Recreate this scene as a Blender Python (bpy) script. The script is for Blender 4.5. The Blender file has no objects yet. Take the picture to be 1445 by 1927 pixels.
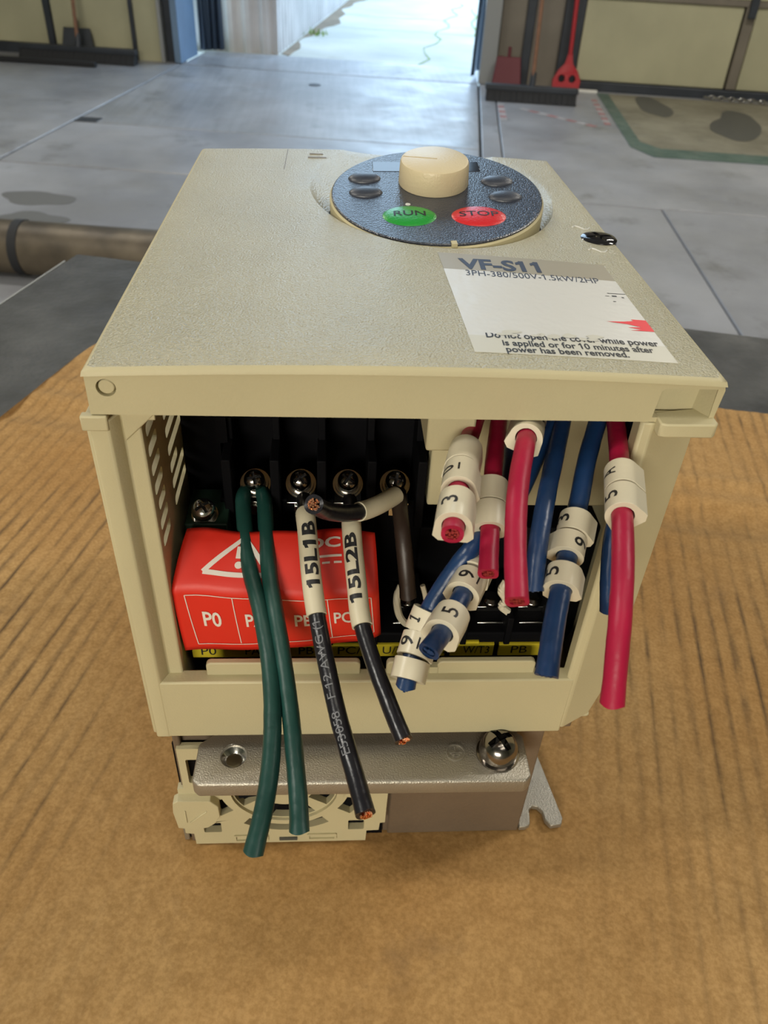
import bpy, bmesh, math, random
from mathutils import Vector, Matrix, noise
random.seed(4)
S = 0.001                                   # everything below is written in millimetres
C = bpy.context.scene.collection
scn = bpy.context.scene
rad = math.radians

# ------------------------------------------------------------------ camera, sky, lights, exposure
def camera():
    pitch, yaw, roll = 0.660464, 0.0835916, 0.0569203
    cp, sp, cy, sy = math.cos(pitch), math.sin(pitch), math.cos(yaw), math.sin(yaw)
    f = Vector((sy*cp, cy*cp, -sp)); r = Vector((cy, -sy, 0)); u = r.cross(f)
    c, s = math.cos(roll), math.sin(roll)
    r2 = c*r + s*u; u2 = -s*r + c*u
    cam = bpy.data.cameras.new('camera'); o = bpy.data.objects.new('camera', cam); C.objects.link(o)
    m = Matrix((r2, u2, -f)).transposed().to_4x4()
    m.translation = CAM*S
    o.matrix_world = m
    cam.sensor_fit = 'HORIZONTAL'; cam.sensor_width = 36; cam.lens = 1463.6/1445*36
    cam.clip_start = 0.004; cam.clip_end = 300
    cam.dof.use_dof = True; cam.dof.focus_distance = 0.16; cam.dof.aperture_fstop = 56
    scn.camera = o
CAM = Vector((40.41, -113.59, 210.24))
camera()

w = bpy.data.worlds.new('sky'); scn.world = w; w.use_nodes = True
bg = w.node_tree.nodes['Background']; bg.inputs[0].default_value = (0.55, 0.77, 1.0, 1); bg.inputs[1].default_value = 4.4

BA = rad(-8.0); E1 = Vector((math.cos(BA), math.sin(BA), 0)); E2 = Vector((-math.sin(BA), math.cos(BA), 0))
FLOOR = -780.0
def B(u, v, z=0.0):                          # hall frame (mm) -> world mm
    return Vector((CAM.x, CAM.y, FLOOR)) + E1*u + E2*v + Vector((0, 0, z))
def lamp(name, loc, target, sx, sy, power, col, portal=False):
    l = bpy.data.lights.new(name, 'AREA'); l.shape = 'RECTANGLE'; l.size = sx*S; l.size_y = sy*S
    l.energy = power; l.color = col
    o = bpy.data.objects.new(name, l); C.objects.link(o); o.location = loc*S
    o.rotation_euler = (target-loc).to_track_quat('-Z', 'Y').to_euler()
    if portal: l.cycles.is_portal = True
    return o
WARM = (1.0, 0.93, 0.78)
HB = [(300, -500), (-2300, -300), (2300, 1400), (-2300, 3000), (1900, 4400)]
lamp('overhead_lamp_light', Vector((220, -430, 1900)), Vector((50, 0, 0)), 900, 260, 4, WARM)
lamp('hall_lamp_light', Vector((650, -1020, 1950)), Vector((50, 0, 0)), 1000, 350, 4, WARM)
lamp('front_fill_light', Vector((-1100, -3600, 1250)), Vector((50, 0, 0)), 1800, 700, 122, WARM)  # added low fill from behind the camera for the upright faces, no known lamp
for i, (u, v) in enumerate(HB[1:]):
    p = B(u, v, 3300)
    lamp('hall_lamp_light', p, p-Vector((0, 0, 1000)), 1200, 300, 52, (1.0, 0.95, 0.85))
lamp('door_portal', B(-980, 6900, 2780), B(-980, 0, 2780), 2300, 5600, 1, (1, 1, 1), portal=True)
scn.view_settings.view_transform = 'Standard'; scn.view_settings.look = 'None'
scn.view_settings.exposure = 0.0; scn.view_settings.gamma = 1.0; scn.view_settings.use_curve_mapping = False
scn.cycles.use_denoising = True
scn.cycles.max_bounces = 8; scn.cycles.caustics_reflective = False; scn.cycles.caustics_refractive = False

# ------------------------------------------------------------------ materials
def new_mat(name, col, rough=0.5, metal=0.0, spec=0.5, bump=0.0, bscale=400, vary=0.0, vscale=60, coat=0.0, col2=None, ndet=3):
    m = bpy.data.materials.new(name); m.use_nodes = True; nt = m.node_tree; n = nt.nodes; L = nt.links
    p = n['Principled BSDF']
    p.inputs['Base Color'].default_value = (*col, 1); p.inputs['Roughness'].default_value = rough
    p.inputs['Metallic'].default_value = metal; p.inputs['Specular IOR Level'].default_value = spec
    p.inputs['Coat Weight'].default_value = coat
    tc = n.new('ShaderNodeTexCoord')
    if vary or col2:
        t = n.new('ShaderNodeTexNoise'); t.inputs['Scale'].default_value = vscale; t.inputs['Detail'].default_value = 5
        L.new(tc.outputs['Object'], t.inputs['Vector'])
        r = n.new('ShaderNodeValToRGB'); r.color_ramp.elements[0].position = 0.35; r.color_ramp.elements[1].position = 0.65
        c2 = col2 or tuple(x*(1-vary) for x in col)
        r.color_ramp.elements[0].color = (*c2, 1); r.color_ramp.elements[1].color = (*col, 1)
        L.new(t.outputs['Fac'], r.inputs['Fac']); L.new(r.outputs['Color'], p.inputs['Base Color'])
    if bump:
        t = n.new('ShaderNodeTexNoise'); t.inputs['Scale'].default_value = bscale; t.inputs['Detail'].default_value = ndet
        L.new(tc.outputs['Object'], t.inputs['Vector'])
        b = n.new('ShaderNodeBump'); b.inputs['Strength'].default_value = bump; b.inputs['Distance'].default_value = 0.0004
        L.new(t.outputs['Fac'], b.inputs['Height']); L.new(b.outputs['Normal'], p.inputs['Normal'])
    return m
CREAM = (0.50, 0.445, 0.275)
M = dict(
 cream=new_mat('cream_plastic', CREAM, 0.55, bump=0.12, bscale=2200, vary=0.06, vscale=30),
 cover=new_mat('textured_cream_plastic', (0.42, 0.388, 0.268), 0.30, spec=0.8, bump=1.15, bscale=2300, vary=0.09, vscale=45, ndet=1.5),
 knob=new_mat('knob_plastic', (0.60, 0.51, 0.335), 0.4, bump=0.25, bscale=1800),
 panel=new_mat('keypad_navy', (0.022, 0.028, 0.045), 0.27, spec=1.0, bump=0.35, bscale=2600, ndet=1.5),
 arrow=new_mat('navy_button', (0.022, 0.028, 0.045), 0.42, spec=0.8, bump=0.15, bscale=2600),
 green_btn=new_mat('green_button', (0.015, 0.27, 0.035), 0.3, bump=0.25, bscale=1700),
 red_btn=new_mat('red_button', (0.55, 0.02, 0.025), 0.3, bump=0.25, bscale=1700),
 black=new_mat('black_plastic', (0.003, 0.003, 0.004), 0.65, spec=0.08, bump=0.1, bscale=900),
 blackscrew=new_mat('black_gloss', (0.01, 0.01, 0.012), 0.12, spec=0.6),
 display=new_mat('display_window', (0.012, 0.012, 0.018), 0.08, spec=0.6),
 ink=new_mat('black_ink', (0.012, 0.012, 0.014), 0.5),
 navyink=new_mat('navy_ink', (0.02, 0.03, 0.06), 0.5),
 greyink=new_mat('grey_ink', (0.17, 0.175, 0.19), 0.6),
 label=new_mat('label_white', (0.60, 0.595, 0.57), 0.36, bump=0.3, bscale=320, ndet=2),
 labelsm=new_mat('label_cream', (0.55, 0.535, 0.46), 0.4),
 labelbg=new_mat('label_beige', (0.31, 0.28, 0.215), 0.42),
 redlab=new_mat('red_label', (0.66, 0.022, 0.010), 0.5, bump=0.15, bscale=300),
 redmark=new_mat('red_print', (0.72, 0.02, 0.03), 0.45),
 whiteink=new_mat('white_ink', (0.72, 0.66, 0.60), 0.5),
 yellow=new_mat('yellow_label', (0.50, 0.40, 0.02), 0.5),
 marker=new_mat('marker_plastic', (0.63, 0.575, 0.44), 0.3, bump=0.08, bscale=900, vary=0.04, vscale=150),
 sleeve=new_mat('sleeve_plastic', (0.60, 0.545, 0.40), 0.45, bump=0.1, bscale=900, vary=0.05, vscale=150),
 pink=new_mat('crimson_insulation', (0.36, 0.008, 0.042), 0.42, spec=0.35, bump=0.25, bscale=500, vary=0.12, vscale=120),
 blue=new_mat('blue_insulation', (0.010, 0.040, 0.125), 0.34, bump=0.3, bscale=500, vary=0.25, vscale=120),
 green=new_mat('green_insulation', (0.010, 0.060, 0.050), 0.42, bump=0.3, bscale=500, vary=0.2, vscale=150),
 blackw=new_mat('black_insulation', (0.010, 0.010, 0.014), 0.28, bump=0.25, bscale=400),
 brownw=new_mat('brown_black_insulation', (0.030, 0.018, 0.013), 0.45, bump=0.3, bscale=400),
 copper=new_mat('copper_strands', (0.95, 0.42, 0.22), 0.25, metal=1.0),
 dullcop=new_mat('dull_strands', (0.32, 0.03, 0.03), 0.5, metal=0.3),
 steel=new_mat('bright_steel', (0.66, 0.65, 0.62), 0.18, metal=1.0, bump=0.15, bscale=600),
 nickel=new_mat('dark_nickel', (0.30, 0.275, 0.25), 0.18, metal=1.0, bump=0.1, bscale=300),
 alum=new_mat('cast_aluminium', (0.42, 0.39, 0.33), 0.42, metal=0.75, bump=0.4, bscale=2600, vary=0.12, vscale=60),
 sink=new_mat('heatsink_metal', (0.20, 0.15, 0.105), 0.5, metal=0.4, bump=0.3, bscale=1000, vary=0.15, vscale=50),
 groundgreen=new_mat('dark_green_plate', (0.012, 0.035, 0.022), 0.5),
)
def cardboard_mat():
    m = bpy.data.materials.new('brown_cardboard'); m.use_nodes = True; nt = m.node_tree; n = nt.nodes; L = nt.links
    p = n['Principled BSDF']; p.inputs['Roughness'].default_value = 0.85; p.inputs['Specular IOR Level'].default_value = 0.2
    tc = n.new('ShaderNodeTexCoord')
    def nz(scale, det, vec=None, rough=0.5):
        t = n.new('ShaderNodeTexNoise'); t.inputs['Scale'].default_value = scale; t.inputs['Detail'].default_value = det
        t.inputs['Roughness'].default_value = rough
        L.new(vec or tc.outputs['Object'], t.inputs['Vector']); return t.outputs['Fac']
    def ramp(inp, a, b, ca, cb):
        r = n.new('ShaderNodeValToRGB'); r.color_ramp.elements[0].position = a; r.color_ramp.elements[1].position = b
        r.color_ramp.elements[0].color = (*ca, 1); r.color_ramp.elements[1].color = (*cb, 1); L.new(inp, r.inputs['Fac']); return r.outputs['Color']
    def mix(f, a, b, mode='MIX'):
        x = n.new('ShaderNodeMix'); x.data_type = 'RGBA'; x.blend_type = mode
        if isinstance(f, float): x.inputs[0].default_value = f
        else: L.new(f, x.inputs[0])
        for s, v in ((6, a), (7, b)):
            if isinstance(v, tuple): x.inputs[s].default_value = (*v, 1)
            else: L.new(v, x.inputs[s])
        return x.outputs[2]
    def math_(op, a, b):
        x = n.new('ShaderNodeMath'); x.operation = op
        for s, v in ((0, a), (1, b)):
            if isinstance(v, (int, float)): x.inputs[s].default_value = v
            else: L.new(v, x.inputs[s])
        return x.outputs[0]
    base = ramp(nz(9, 4), 0.35, 0.7, (0.40, 0.225, 0.080), (0.48, 0.30, 0.125))
    fib = ramp(nz(900, 2), 0.35, 0.65, (0.80, 0.78, 0.74), (1.0, 1.0, 1.0))
    base = mix(1.0, base, fib, 'MULTIPLY')
    fib2 = ramp(nz(160, 5, rough=0.7), 0.35, 0.6, (0.80, 0.77, 0.72), (1.0, 1.0, 1.0))
    base = mix(0.8, base, fib2, 'MULTIPLY')
    # dark smudged flute lines, running along the sheet's own Y
    rip = n.new('ShaderNodeAttribute'); rip.attribute_name = 'flute'
    mp = n.new('ShaderNodeMapping'); mp.inputs['Scale'].default_value = (1.2, 0.28, 1); L.new(tc.outputs['Object'], mp.inputs['Vector'])
    patch = ramp(nz(45, 4, mp.outputs[0], 0.65), 0.32, 0.52, (0, 0, 0), (1, 1, 1))
    fine = ramp(nz(240, 3, mp.outputs[0]), 0.30, 0.6, (0.2, 0.2, 0.2), (1, 1, 1))
    area = ramp(nz(7.0, 2), 0.40, 0.60, (0.5, 0.5, 0.5), (1, 1, 1))
    k = math_('MULTIPLY', math_('MULTIPLY', rip.outputs['Fac'], patch), math_('MULTIPLY', fine, area))
    k = math_('MULTIPLY', k, 1.0)
    base = mix(k, base, (0.075, 0.048, 0.026))
    sm = ramp(nz(22, 6, rough=0.7), 0.60, 0.78, (0, 0, 0), (0.55, 0.55, 0.55))
    base = mix(sm, base, (0.17, 0.105, 0.055))
    L.new(base, p.inputs['Base Color'])
    b = n.new('ShaderNodeBump'); b.inputs['Strength'].default_value = 0.35; b.inputs['Distance'].default_value = 0.0006
    L.new(nz(350, 4), b.inputs['Height']); L.new(b.outputs['Normal'], p.inputs['Normal'])
    return m
def concrete_mat(name, ca, cb, rough=(0.35, 0.6), scale=1.1, stain=(0.09, 0.09, 0.085), stainamt=0.75, brush=0.0):
    m = bpy.data.materials.new(name); m.use_nodes = True; nt = m.node_tree; n = nt.nodes; L = nt.links
    p = n['Principled BSDF']; tc = n.new('ShaderNodeTexCoord')
    def nz(scale, det, r=0.6, vec=None):
        t = n.new('ShaderNodeTexNoise'); t.inputs['Scale'].default_value = scale; t.inputs['Detail'].default_value = det; t.inputs['Roughness'].default_value = r
        L.new(vec or tc.outputs['Object'], t.inputs['Vector']); return t.outputs['Fac']
    r1 = n.new('ShaderNodeValToRGB'); L.new(nz(scale, 8), r1.inputs['Fac'])
    r1.color_ramp.elements[0].position = 0.36; r1.color_ramp.elements[1].position = 0.64
    r1.color_ramp.elements[0].color = (*ca, 1); r1.color_ramp.elements[1].color = (*cb, 1)
    r2 = n.new('ShaderNodeValToRGB'); L.new(nz(scale*2.3, 7, 0.7), r2.inputs['Fac'])
    r2.color_ramp.elements[0].position = 0.57; r2.color_ramp.elements[1].position = 0.72
    r2.color_ramp.elements[0].color = (0, 0, 0, 1); r2.color_ramp.elements[1].color = (stainamt,)*3 + (1,)
    x = n.new('ShaderNodeMix'); x.data_type = 'RGBA'; L.new(r2.outputs[0], x.inputs[0]); L.new(r1.outputs[0], x.inputs[6]); x.inputs[7].default_value = (*stain, 1)
    out = x.outputs[2]
    if brush:
        mp = n.new('ShaderNodeMapping'); mp.inputs['Scale'].default_value = (28, 1.2, 1); mp.inputs['Rotation'].default_value = (0, 0, -BA)
        L.new(tc.outputs['Object'], mp.inputs['Vector'])
        rb = n.new('ShaderNodeValToRGB'); L.new(nz(1.0, 3, 0.6, mp.outputs[0]), rb.inputs['Fac'])
        rb.color_ramp.elements[0].position = 0.4; rb.color_ramp.elements[1].position = 0.6
        rb.color_ramp.elements[0].color = (1-brush,)*3 + (1,); rb.color_ramp.elements[1].color = (1, 1, 1, 1)
        y = n.new('ShaderNodeMix'); y.data_type = 'RGBA'; y.blend_type = 'MULTIPLY'; y.inputs[0].default_value = 1
        L.new(out, y.inputs[6]); L.new(rb.outputs[0], y.inputs[7]); out = y.outputs[2]
    L.new(out, p.inputs['Base Color'])
    mr = n.new('ShaderNodeMapRange'); L.new(nz(scale*3, 5), mr.inputs[0]); mr.inputs[1].default_value = 0.3; mr.inputs[2].default_value = 0.7
    mr.inputs[3].default_value = rough[0]; mr.inputs[4].default_value = rough[1]; L.new(mr.outputs[0], p.inputs['Roughness'])
    b = n.new('ShaderNodeBump'); b.inputs['Strength'].default_value = 0.25; b.inputs['Distance'].default_value = 0.004
    L.new(nz(scale*18, 4), b.inputs['Height']); L.new(b.outputs['Normal'], p.inputs['Normal'])
    return m
M.update(
 card=cardboard_mat(),
 floor=concrete_mat('floor_concrete', (0.21, 0.215, 0.235), (0.34, 0.347, 0.375), rough=(0.28, 0.5)),
 floorbr=concrete_mat('broomed_concrete', (0.24, 0.25, 0.27), (0.36, 0.37, 0.40), rough=(0.28, 0.5), brush=0.12),
 apron=concrete_mat('outdoor_concrete', (0.42, 0.43, 0.40), (0.60, 0.60, 0.56), rough=(0.7, 0.9), scale=0.8, stain=(0.36, 0.33, 0.29), stainamt=0.6),
 bench=concrete_mat('dark_bench_top', (0.020, 0.020, 0.019), (0.055, 0.055, 0.052), rough=(0.5, 0.75), scale=11, stain=(0.016, 0.0155, 0.0145), stainamt=0.85),
 padm=concrete_mat('stained_pad', (0.17, 0.155, 0.115), (0.27, 0.25, 0.19), rough=(0.4, 0.65), scale=2.2, stain=(0.06, 0.06, 0.055)),
 greenpaint=concrete_mat('worn_green_paint', (0.055, 0.10, 0.085), (0.10, 0.15, 0.13), scale=4, stain=(0.15, 0.15, 0.14)),
 wallcream=new_mat('cream_wall_sheet', (0.47, 0.45, 0.30), 0.6, vary=0.16, vscale=2.5),
 wallbrown=new_mat('brown_wall_sheet', (0.20, 0.175, 0.14), 0.6, vary=0.2, vscale=3),
 steeldark=new_mat('dark_painted_steel', (0.035, 0.042, 0.055), 0.5, vary=0.3, vscale=6),
 bluejamb=new_mat('blue_grey_jamb', (0.16, 0.25, 0.38), 0.5, vary=0.15, vscale=4),
 curtain=new_mat('navy_curtain', (0.04, 0.06, 0.09), 0.6),
 greytrim=new_mat('grey_trim', (0.28, 0.29, 0.29), 0.5),
 ribwall=new_mat('pale_ribbed_sheet', (0.62, 0.60, 0.60), 0.6, vary=0.18, vscale=3),
 broomblk=new_mat('broom_bristle', (0.018, 0.019, 0.022), 0.8, bump=0.5, bscale=150),
 wood=new_mat('broom_wood', (0.24, 0.12, 0.07), 0.6, vary=0.2, vscale=20),
 redpl=new_mat('red_plastic', (0.42, 0.02, 0.03), 0.45),
 darkred=new_mat('dark_red_plastic', (0.13, 0.02, 0.03), 0.55),
 rust=new_mat('rusty_pipe', (0.16, 0.13, 0.09), 0.5, metal=0.4, col2=(0.035, 0.028, 0.022), vscale=5),
 hazr=new_mat('hazard_red', (0.42, 0.21, 0.21), 0.6, vary=.3, vscale=12), hazw=new_mat('hazard_white', (0.46, 0.44, 0.45), 0.6, vary=.35, vscale=12),
 paper=new_mat('white_scrap', (0.75, 0.74, 0.70), 0.6),
 grass=new_mat('weed_green', (0.20, 0.30, 0.05), 0.7),
 damp=new_mat('damp_patch', (0.13, 0.13, 0.13), 0.5),
 soil=new_mat('soil', (0.26, 0.20, 0.14), 0.9, vary=.3, vscale=3),
 hole=new_mat('dark_crack', (0.06, 0.06, 0.05), 0.9),
 wet=new_mat('wet_stain', (0.075, 0.075, 0.07), 0.5),
 ceil=new_mat('ceiling_sheet', (0.45, 0.43, 0.38), 0.8), lampbody=new_mat('lamp_housing', (0.5, 0.5, 0.5), 0.5),
)
def lampglow():
    m = bpy.data.materials.new('lamp_lens'); m.use_nodes = True; p = m.node_tree.nodes['Principled BSDF']
    p.inputs['Emission Color'].default_value = (*WARM, 1); p.inputs['Emission Strength'].default_value = 3; return m
M['glow'] = lampglow()

# ------------------------------------------------------------------ mesh helpers
class MB:
    def __init__(s): s.v = []; s.f = []; s.m = []; s.mats = []
    def mi(s, mat):
        if mat not in s.mats: s.mats.append(mat)
        return s.mats.index(mat)
    def add(s, vs, fs, mat, T=None):
        o = len(s.v); k = s.mi(mat)
        for p in vs:
            p = Vector(p)
            s.v.append(T @ p if T else p)
        for f in fs: s.f.append([i+o for i in f]); s.m.append(k)
        return s
    def box(s, a, b, mat, T=None):
        x0, y0, z0 = a; x1, y1, z1 = b
        vs = [(x0,y0,z0),(x1,y0,z0),(x1,y1,z0),(x0,y1,z0),(x0,y0,z1),(x1,y0,z1),(x1,y1,z1),(x0,y1,z1)]
        return s.add(vs, [(0,3,2,1),(4,5,6,7),(0,1,5,4),(1,2,6,5),(2,3,7,6),(3,0,4,7)], mat, T)
    def prism(s, poly, z0, z1, mat, T=None):
        n = len(poly); vs = [(x, y, z0) for x, y in poly] + [(x, y, z1) for x, y in poly]
        fs = [tuple(range(n-1, -1, -1)), tuple(range(n, 2*n))] + [(i, (i+1) % n, n+(i+1) % n, n+i) for i in range(n)]
        return s.add(vs, fs, mat, T)
    def lathe(s, prof, mat, T=None, n=40, sx=1, sy=1):
        vs = []; fs = []
        for r, z in prof:
            for i in range(n):
                a = 2*math.pi*i/n; vs.append((r*math.cos(a)*sx, r*math.sin(a)*sy, z))
        for j in range(len(prof)-1):
            for i in range(n):
                k = (i+1) % n; fs.append((j*n+i, j*n+k, (j+1)*n+k, (j+1)*n+i))
        if prof[0][0] > 1e-4: fs.append(tuple(range(n-1, -1, -1)))
        if prof[-1][0] > 1e-4: fs.append(tuple(range((len(prof)-1)*n, len(prof)*n)))
        return s.add(vs, fs, mat, T)
    def rings(s, rings, mat, cap=True, T=None):
        n = len(rings[0]); vs = [p for r in rings for p in r]; fs = []
        for j in range(len(rings)-1):
            for i in range(n):
                k = (i+1) % n; fs.append((j*n+i, j*n+k, (j+1)*n+k, (j+1)*n+i))
        if cap: fs.append(tuple(range(n-1, -1, -1))); fs.append(tuple(range((len(rings)-1)*n, len(rings)*n)))
        return s.add(vs, fs, mat, T)
    def tube(s, pts, r, mat, n=12, cap=True, T=None):
        pts = [Vector(p) for p in pts]; R = []
        up = Vector((0.31, 0.17, 0.93))
        for i, p in enumerate(pts):
            t = (pts[min(i+1, len(pts)-1)] - pts[max(i-1, 0)]).normalized()
            a = t.cross(up).normalized(); b = t.cross(a)
            rr = r[i] if isinstance(r, (list, tuple)) else r
            R.append([p + rr*(math.cos(2*math.pi*k/n)*a + math.sin(2*math.pi*k/n)*b) for k in range(n)])
        return s.rings(R, mat, cap, T)
    def build(s, name, parent=None, bevel=0.0, smooth=30, seg=2, loc=None):
        me = bpy.data.meshes.new(name); off = Vector(loc) if loc else Vector((0, 0, 0))
        me.from_pydata([(p-off)*S for p in s.v], [], s.f)
        for m in s.mats: me.materials.append(m)
        me.polygons.foreach_set('material_index', s.m)
        bm = bmesh.new(); bm.from_mesh(me)
        bmesh.ops.remove_doubles(bm, verts=bm.verts, dist=2e-7)
        bmesh.ops.recalc_face_normals(bm, faces=bm.faces); bm.to_mesh(me); bm.free()
        if smooth:
            me.polygons.foreach_set('use_smooth', [True]*len(me.polygons)); me.set_sharp_from_angle(angle=rad(smooth))
        me.update()
        o = bpy.data.objects.new(name, me); C.objects.link(o)
        o.location = off*S
        if parent:
            o.parent = parent; o.matrix_parent_inverse = parent_inv(parent)
        if bevel:
            b = o.modifiers.new('bevel', 'BEVEL'); b.width = bevel*S; b.segments = seg; b.limit_method = 'ANGLE'; b.angle_limit = rad(40)
        return o
def parent_inv(p):
    m = Matrix.Identity(4); q = p
    chain = []
    while q is not None: chain.append(q); q = q.parent
    for q in reversed(chain):
        m = m @ q.matrix_parent_inverse @ Matrix.LocRotScale(q.location, q.rotation_euler, q.scale)
    return m.inverted()
def thing(name, label, cat, loc, group=None):
    o = bpy.data.objects.new(name, None); C.objects.link(o); o.location = Vector(loc)*S; o.empty_display_size = 0.01
    tag(o, label, cat, group); return o
def tag(o, label, cat, group=None, kind=None):
    if label: o['label'] = label
    if cat: o['category'] = cat
    if group: o['group'] = group
    if kind: o['kind'] = kind
    return o
def struct(o): o['kind'] = 'structure'; return o

def curve_mesh(kind, data, extrude=0.0, offset=0.0, res=3, flag=True):
    if kind == 'text':
        cu = bpy.data.curves.new('t', 'FONT'); cu.body = data; cu.size = 1.0; cu.resolution_u = res; cu.offset = offset
    else:
        cu = bpy.data.curves.new('t', 'CURVE'); cu.dimensions = '2D'; cu.fill_mode = 'BOTH'
        for loop in data:
            sp = cu.splines.new('POLY'); sp.points.add(len(loop)-1)
            for i, (x, y) in enumerate(loop): sp.points[i].co = (x, y, 0, 1)
            sp.use_cyclic_u = True
    cu.extrude = extrude
    ob = bpy.data.objects.new('t', cu)
    me = bpy.data.meshes.new_from_object(ob)
    bpy.data.objects.remove(ob); bpy.data.curves.remove(cu)
    vs = [v.co.copy() for v in me.vertices]; fs = [tuple(p.vertices) for p in me.polygons]
    bpy.data.meshes.remove(me)
    if kind == 'text' and '1' in data and flag:          # the built-in font draws 1 as a bare stem: give it its flag
        for i, ch in enumerate(data):
            if ch != '1': continue
            a, _ = curve_mesh('text', data[:i+1], 0, offset, res, False); xr = max(v.x for v in a)-.3
            k = len(vs); w_ = offset
            vs += [Vector((xr+x, y, 0)) for x, y in ((.21, .682+w_), (.04-w_, .56+w_), (.04-w_, .455-w_), (.21, .565-w_))]; fs.append((k, k+1, k+2, k+3))
            if data == '1':
                k = len(vs); vs += [Vector((xr+x, y, 0)) for x, y in ((.09, 0), (.41, 0), (.41, .09), (.09, .09))]; fs.append((k, k+1, k+2, k+3))
    return vs, fs
_H = curve_mesh('text', 'H'); CAPH = max(v.y for v in _H[0]); 
def subdiv(vs, fs, maxlen):
    bm = bmesh.new(); bv = [bm.verts.new(v) for v in vs]
    for f in fs:
        try: bm.faces.new([bv[i] for i in f])
        except ValueError: pass
    bmesh.ops.remove_doubles(bm, verts=bm.verts, dist=1e-5)
    bmesh.ops.triangulate(bm, faces=bm.faces)
    for _ in range(5):
        e = [x for x in bm.edges if x.calc_length() > maxlen]
        if not e: break
        bmesh.ops.subdivide_edges(bm, edges=e, cuts=1)
        bmesh.ops.triangulate(bm, faces=bm.faces)
    bm.verts.index_update()
    r = [v.co.copy() for v in bm.verts], [tuple(v.index for v in f.verts) for f in bm.faces]
    bm.free(); return r
def text_uv(s, bold=0.0, fine=None):
    """text geometry with x normalised to 0..1 over the word and y in cap heights"""
    vs, fs = curve_mesh('text', s, offset=bold)
    x0 = min(v.x for v in vs); x1 = max(v.x for v in vs); asp = (x1-x0)/CAPH
    if fine: vs, fs = subdiv(vs, fs, fine)
    return [((v.x-x0)/(x1-x0), v.y/CAPH) for v in vs], fs, asp
def text_on(mb, s, f, mat, bold=0.0, fine=None):
    uv, fs, asp = text_uv(s, bold, fine)
    mb.add([f(u, v) for u, v in uv], fs, mat); return mb
def plate(mb, outline, holes, th, mat, T):
    vs, fs = curve_mesh('poly', [outline]+holes, extrude=th/2)
    return mb.add(vs, fs, mat, T)
def circ(cx, cy, r, n=24, ry=None): return [(cx+r*math.cos(2*math.pi*i/n), cy+(ry or r)*math.sin(2*math.pi*i/n)) for i in range(n)]
def rrect(x0, y0, x1, y1, r, n=4):
    out = []
    for cx, cy, a in ((x1-r, y0+r, -90), (x1-r, y1-r, 0), (x0+r, y1-r, 90), (x0+r, y0+r, 180)):
        for i in range(n+1):
            t = rad(a+90*i/n); out.append((cx+r*math.cos(t), cy+r*math.sin(t)))
    return out
def frameT(o, x, y):                         # matrix whose X, Y axes are x, y, origin o
    x = Vector(x).normalized(); y = Vector(y); z = x.cross(y).normalized(); y = z.cross(x)
    m = Matrix((x, y, z)).transposed().to_4x4(); m.translation = Vector(o); return m
XZ = lambda y: frameT((0, y, 0), (1, 0, 0), (0, 0, 1))      # plate drawn in x,z standing at y
YZ = lambda x: frameT((x, 0, 0), (0, 1, 0), (0, 0, 1))      # plate drawn in y,z standing at x
def boolean(o, cutters):
    for c in cutters:
        md = o.modifiers.new('cut', 'BOOLEAN'); md.object = c; md.operation = 'DIFFERENCE'; md.solver = 'EXACT'
    dg = bpy.context.evaluated_depsgraph_get(); me = bpy.data.meshes.new_from_object(o.evaluated_get(dg))
    o.modifiers.clear(); o.data = me
    me.polygons.foreach_set('use_smooth', [True]*len(me.polygons)); me.set_sharp_from_angle(angle=rad(35))
    for c in cutters: bpy.data.objects.remove(c)
    return o
def crom(P, n=12):
    P = [Vector(p) for p in P]; Q = [2*P[0]-P[1]] + P + [2*P[-1]-P[-2]]; out = []
    for i in range(1, len(Q)-2):
        a, b, c, d = Q[i-1:i+3]
        for k in range(n):
            t = k/n; out.append(.5*((2*b)+(-a+c)*t+(2*a-5*b+4*c-d)*t*t+(-a+3*b-3*c+d)*t**3))
    out.append(P[-1]); return out

# ================================================================== the drive
W_, D_ = 107.0, 143.0
def ztop(x, y=0): return 150 + 1.2*(1-((x-53.5)/53.5)**2)
drive = thing('motor_drive', 'cream variable speed motor drive lying on its back on the cardboard with open wiring bay', 'motor drive', (53, 70, 0))

# --- disc frame of the keypad
KC = Vector((65.76, 86.54, 154.72)); KEX = Vector((0.9995, 0, 0.031)).normalized()
KN = Vector((-0.031, -0.147, 0.9887)).normalized(); KEY = KN.cross(KEX).normalized(); KEX = KEY.cross(KN)
KT = Matrix((KEX, KEY, KN)).transposed().to_4x4(); KT.translation = KC
def KP(u, v, h=0): return KT @ Vector((u, v, h))

# --- heat sink base
mb = MB()
mb.box((1.4, 6.5, 0), (94.6, 140, 53.9), M['sink'])
mb.box((1.4, 4.6, 0), (3.2, 6.6, 50), M['sink'])
mb.box((56.5, 5.6, 0), (94.6, 6.6, 53.9), M['sink'])
mb.box((92.5, 9, 44), (102.6, 135, 54), M['sink'])
sink = mb.build('heat_sink', drive, bevel=0.5)
mb = MB(); mb.box((-0.6, 5, 0), (0.9, 16, 8.2), M['alum']); mb.build('left_foot', drive, bevel=0.3); 
# --- mounting foot with open slot at the right
foot = [(94.8, 30), (104.8, 31.5), (108.2, 8.2), (107.4, 6.2), (104.2, 5.8), (102.9, 7.6), (102.6, 10.4), (101.4, 12), (99.9, 12.2), (98.7, 11), (98.5, 8.6), (98.1, 6.4), (96.6, 5.6), (94.8, 5.6)]
mb = MB(); mb.prism(foot, 0.2, 2.0, M['alum']); o = mb.build('mounting_foot', drive, bevel=0.25); o['label'] = 'slotted grey metal mounting foot'

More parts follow.
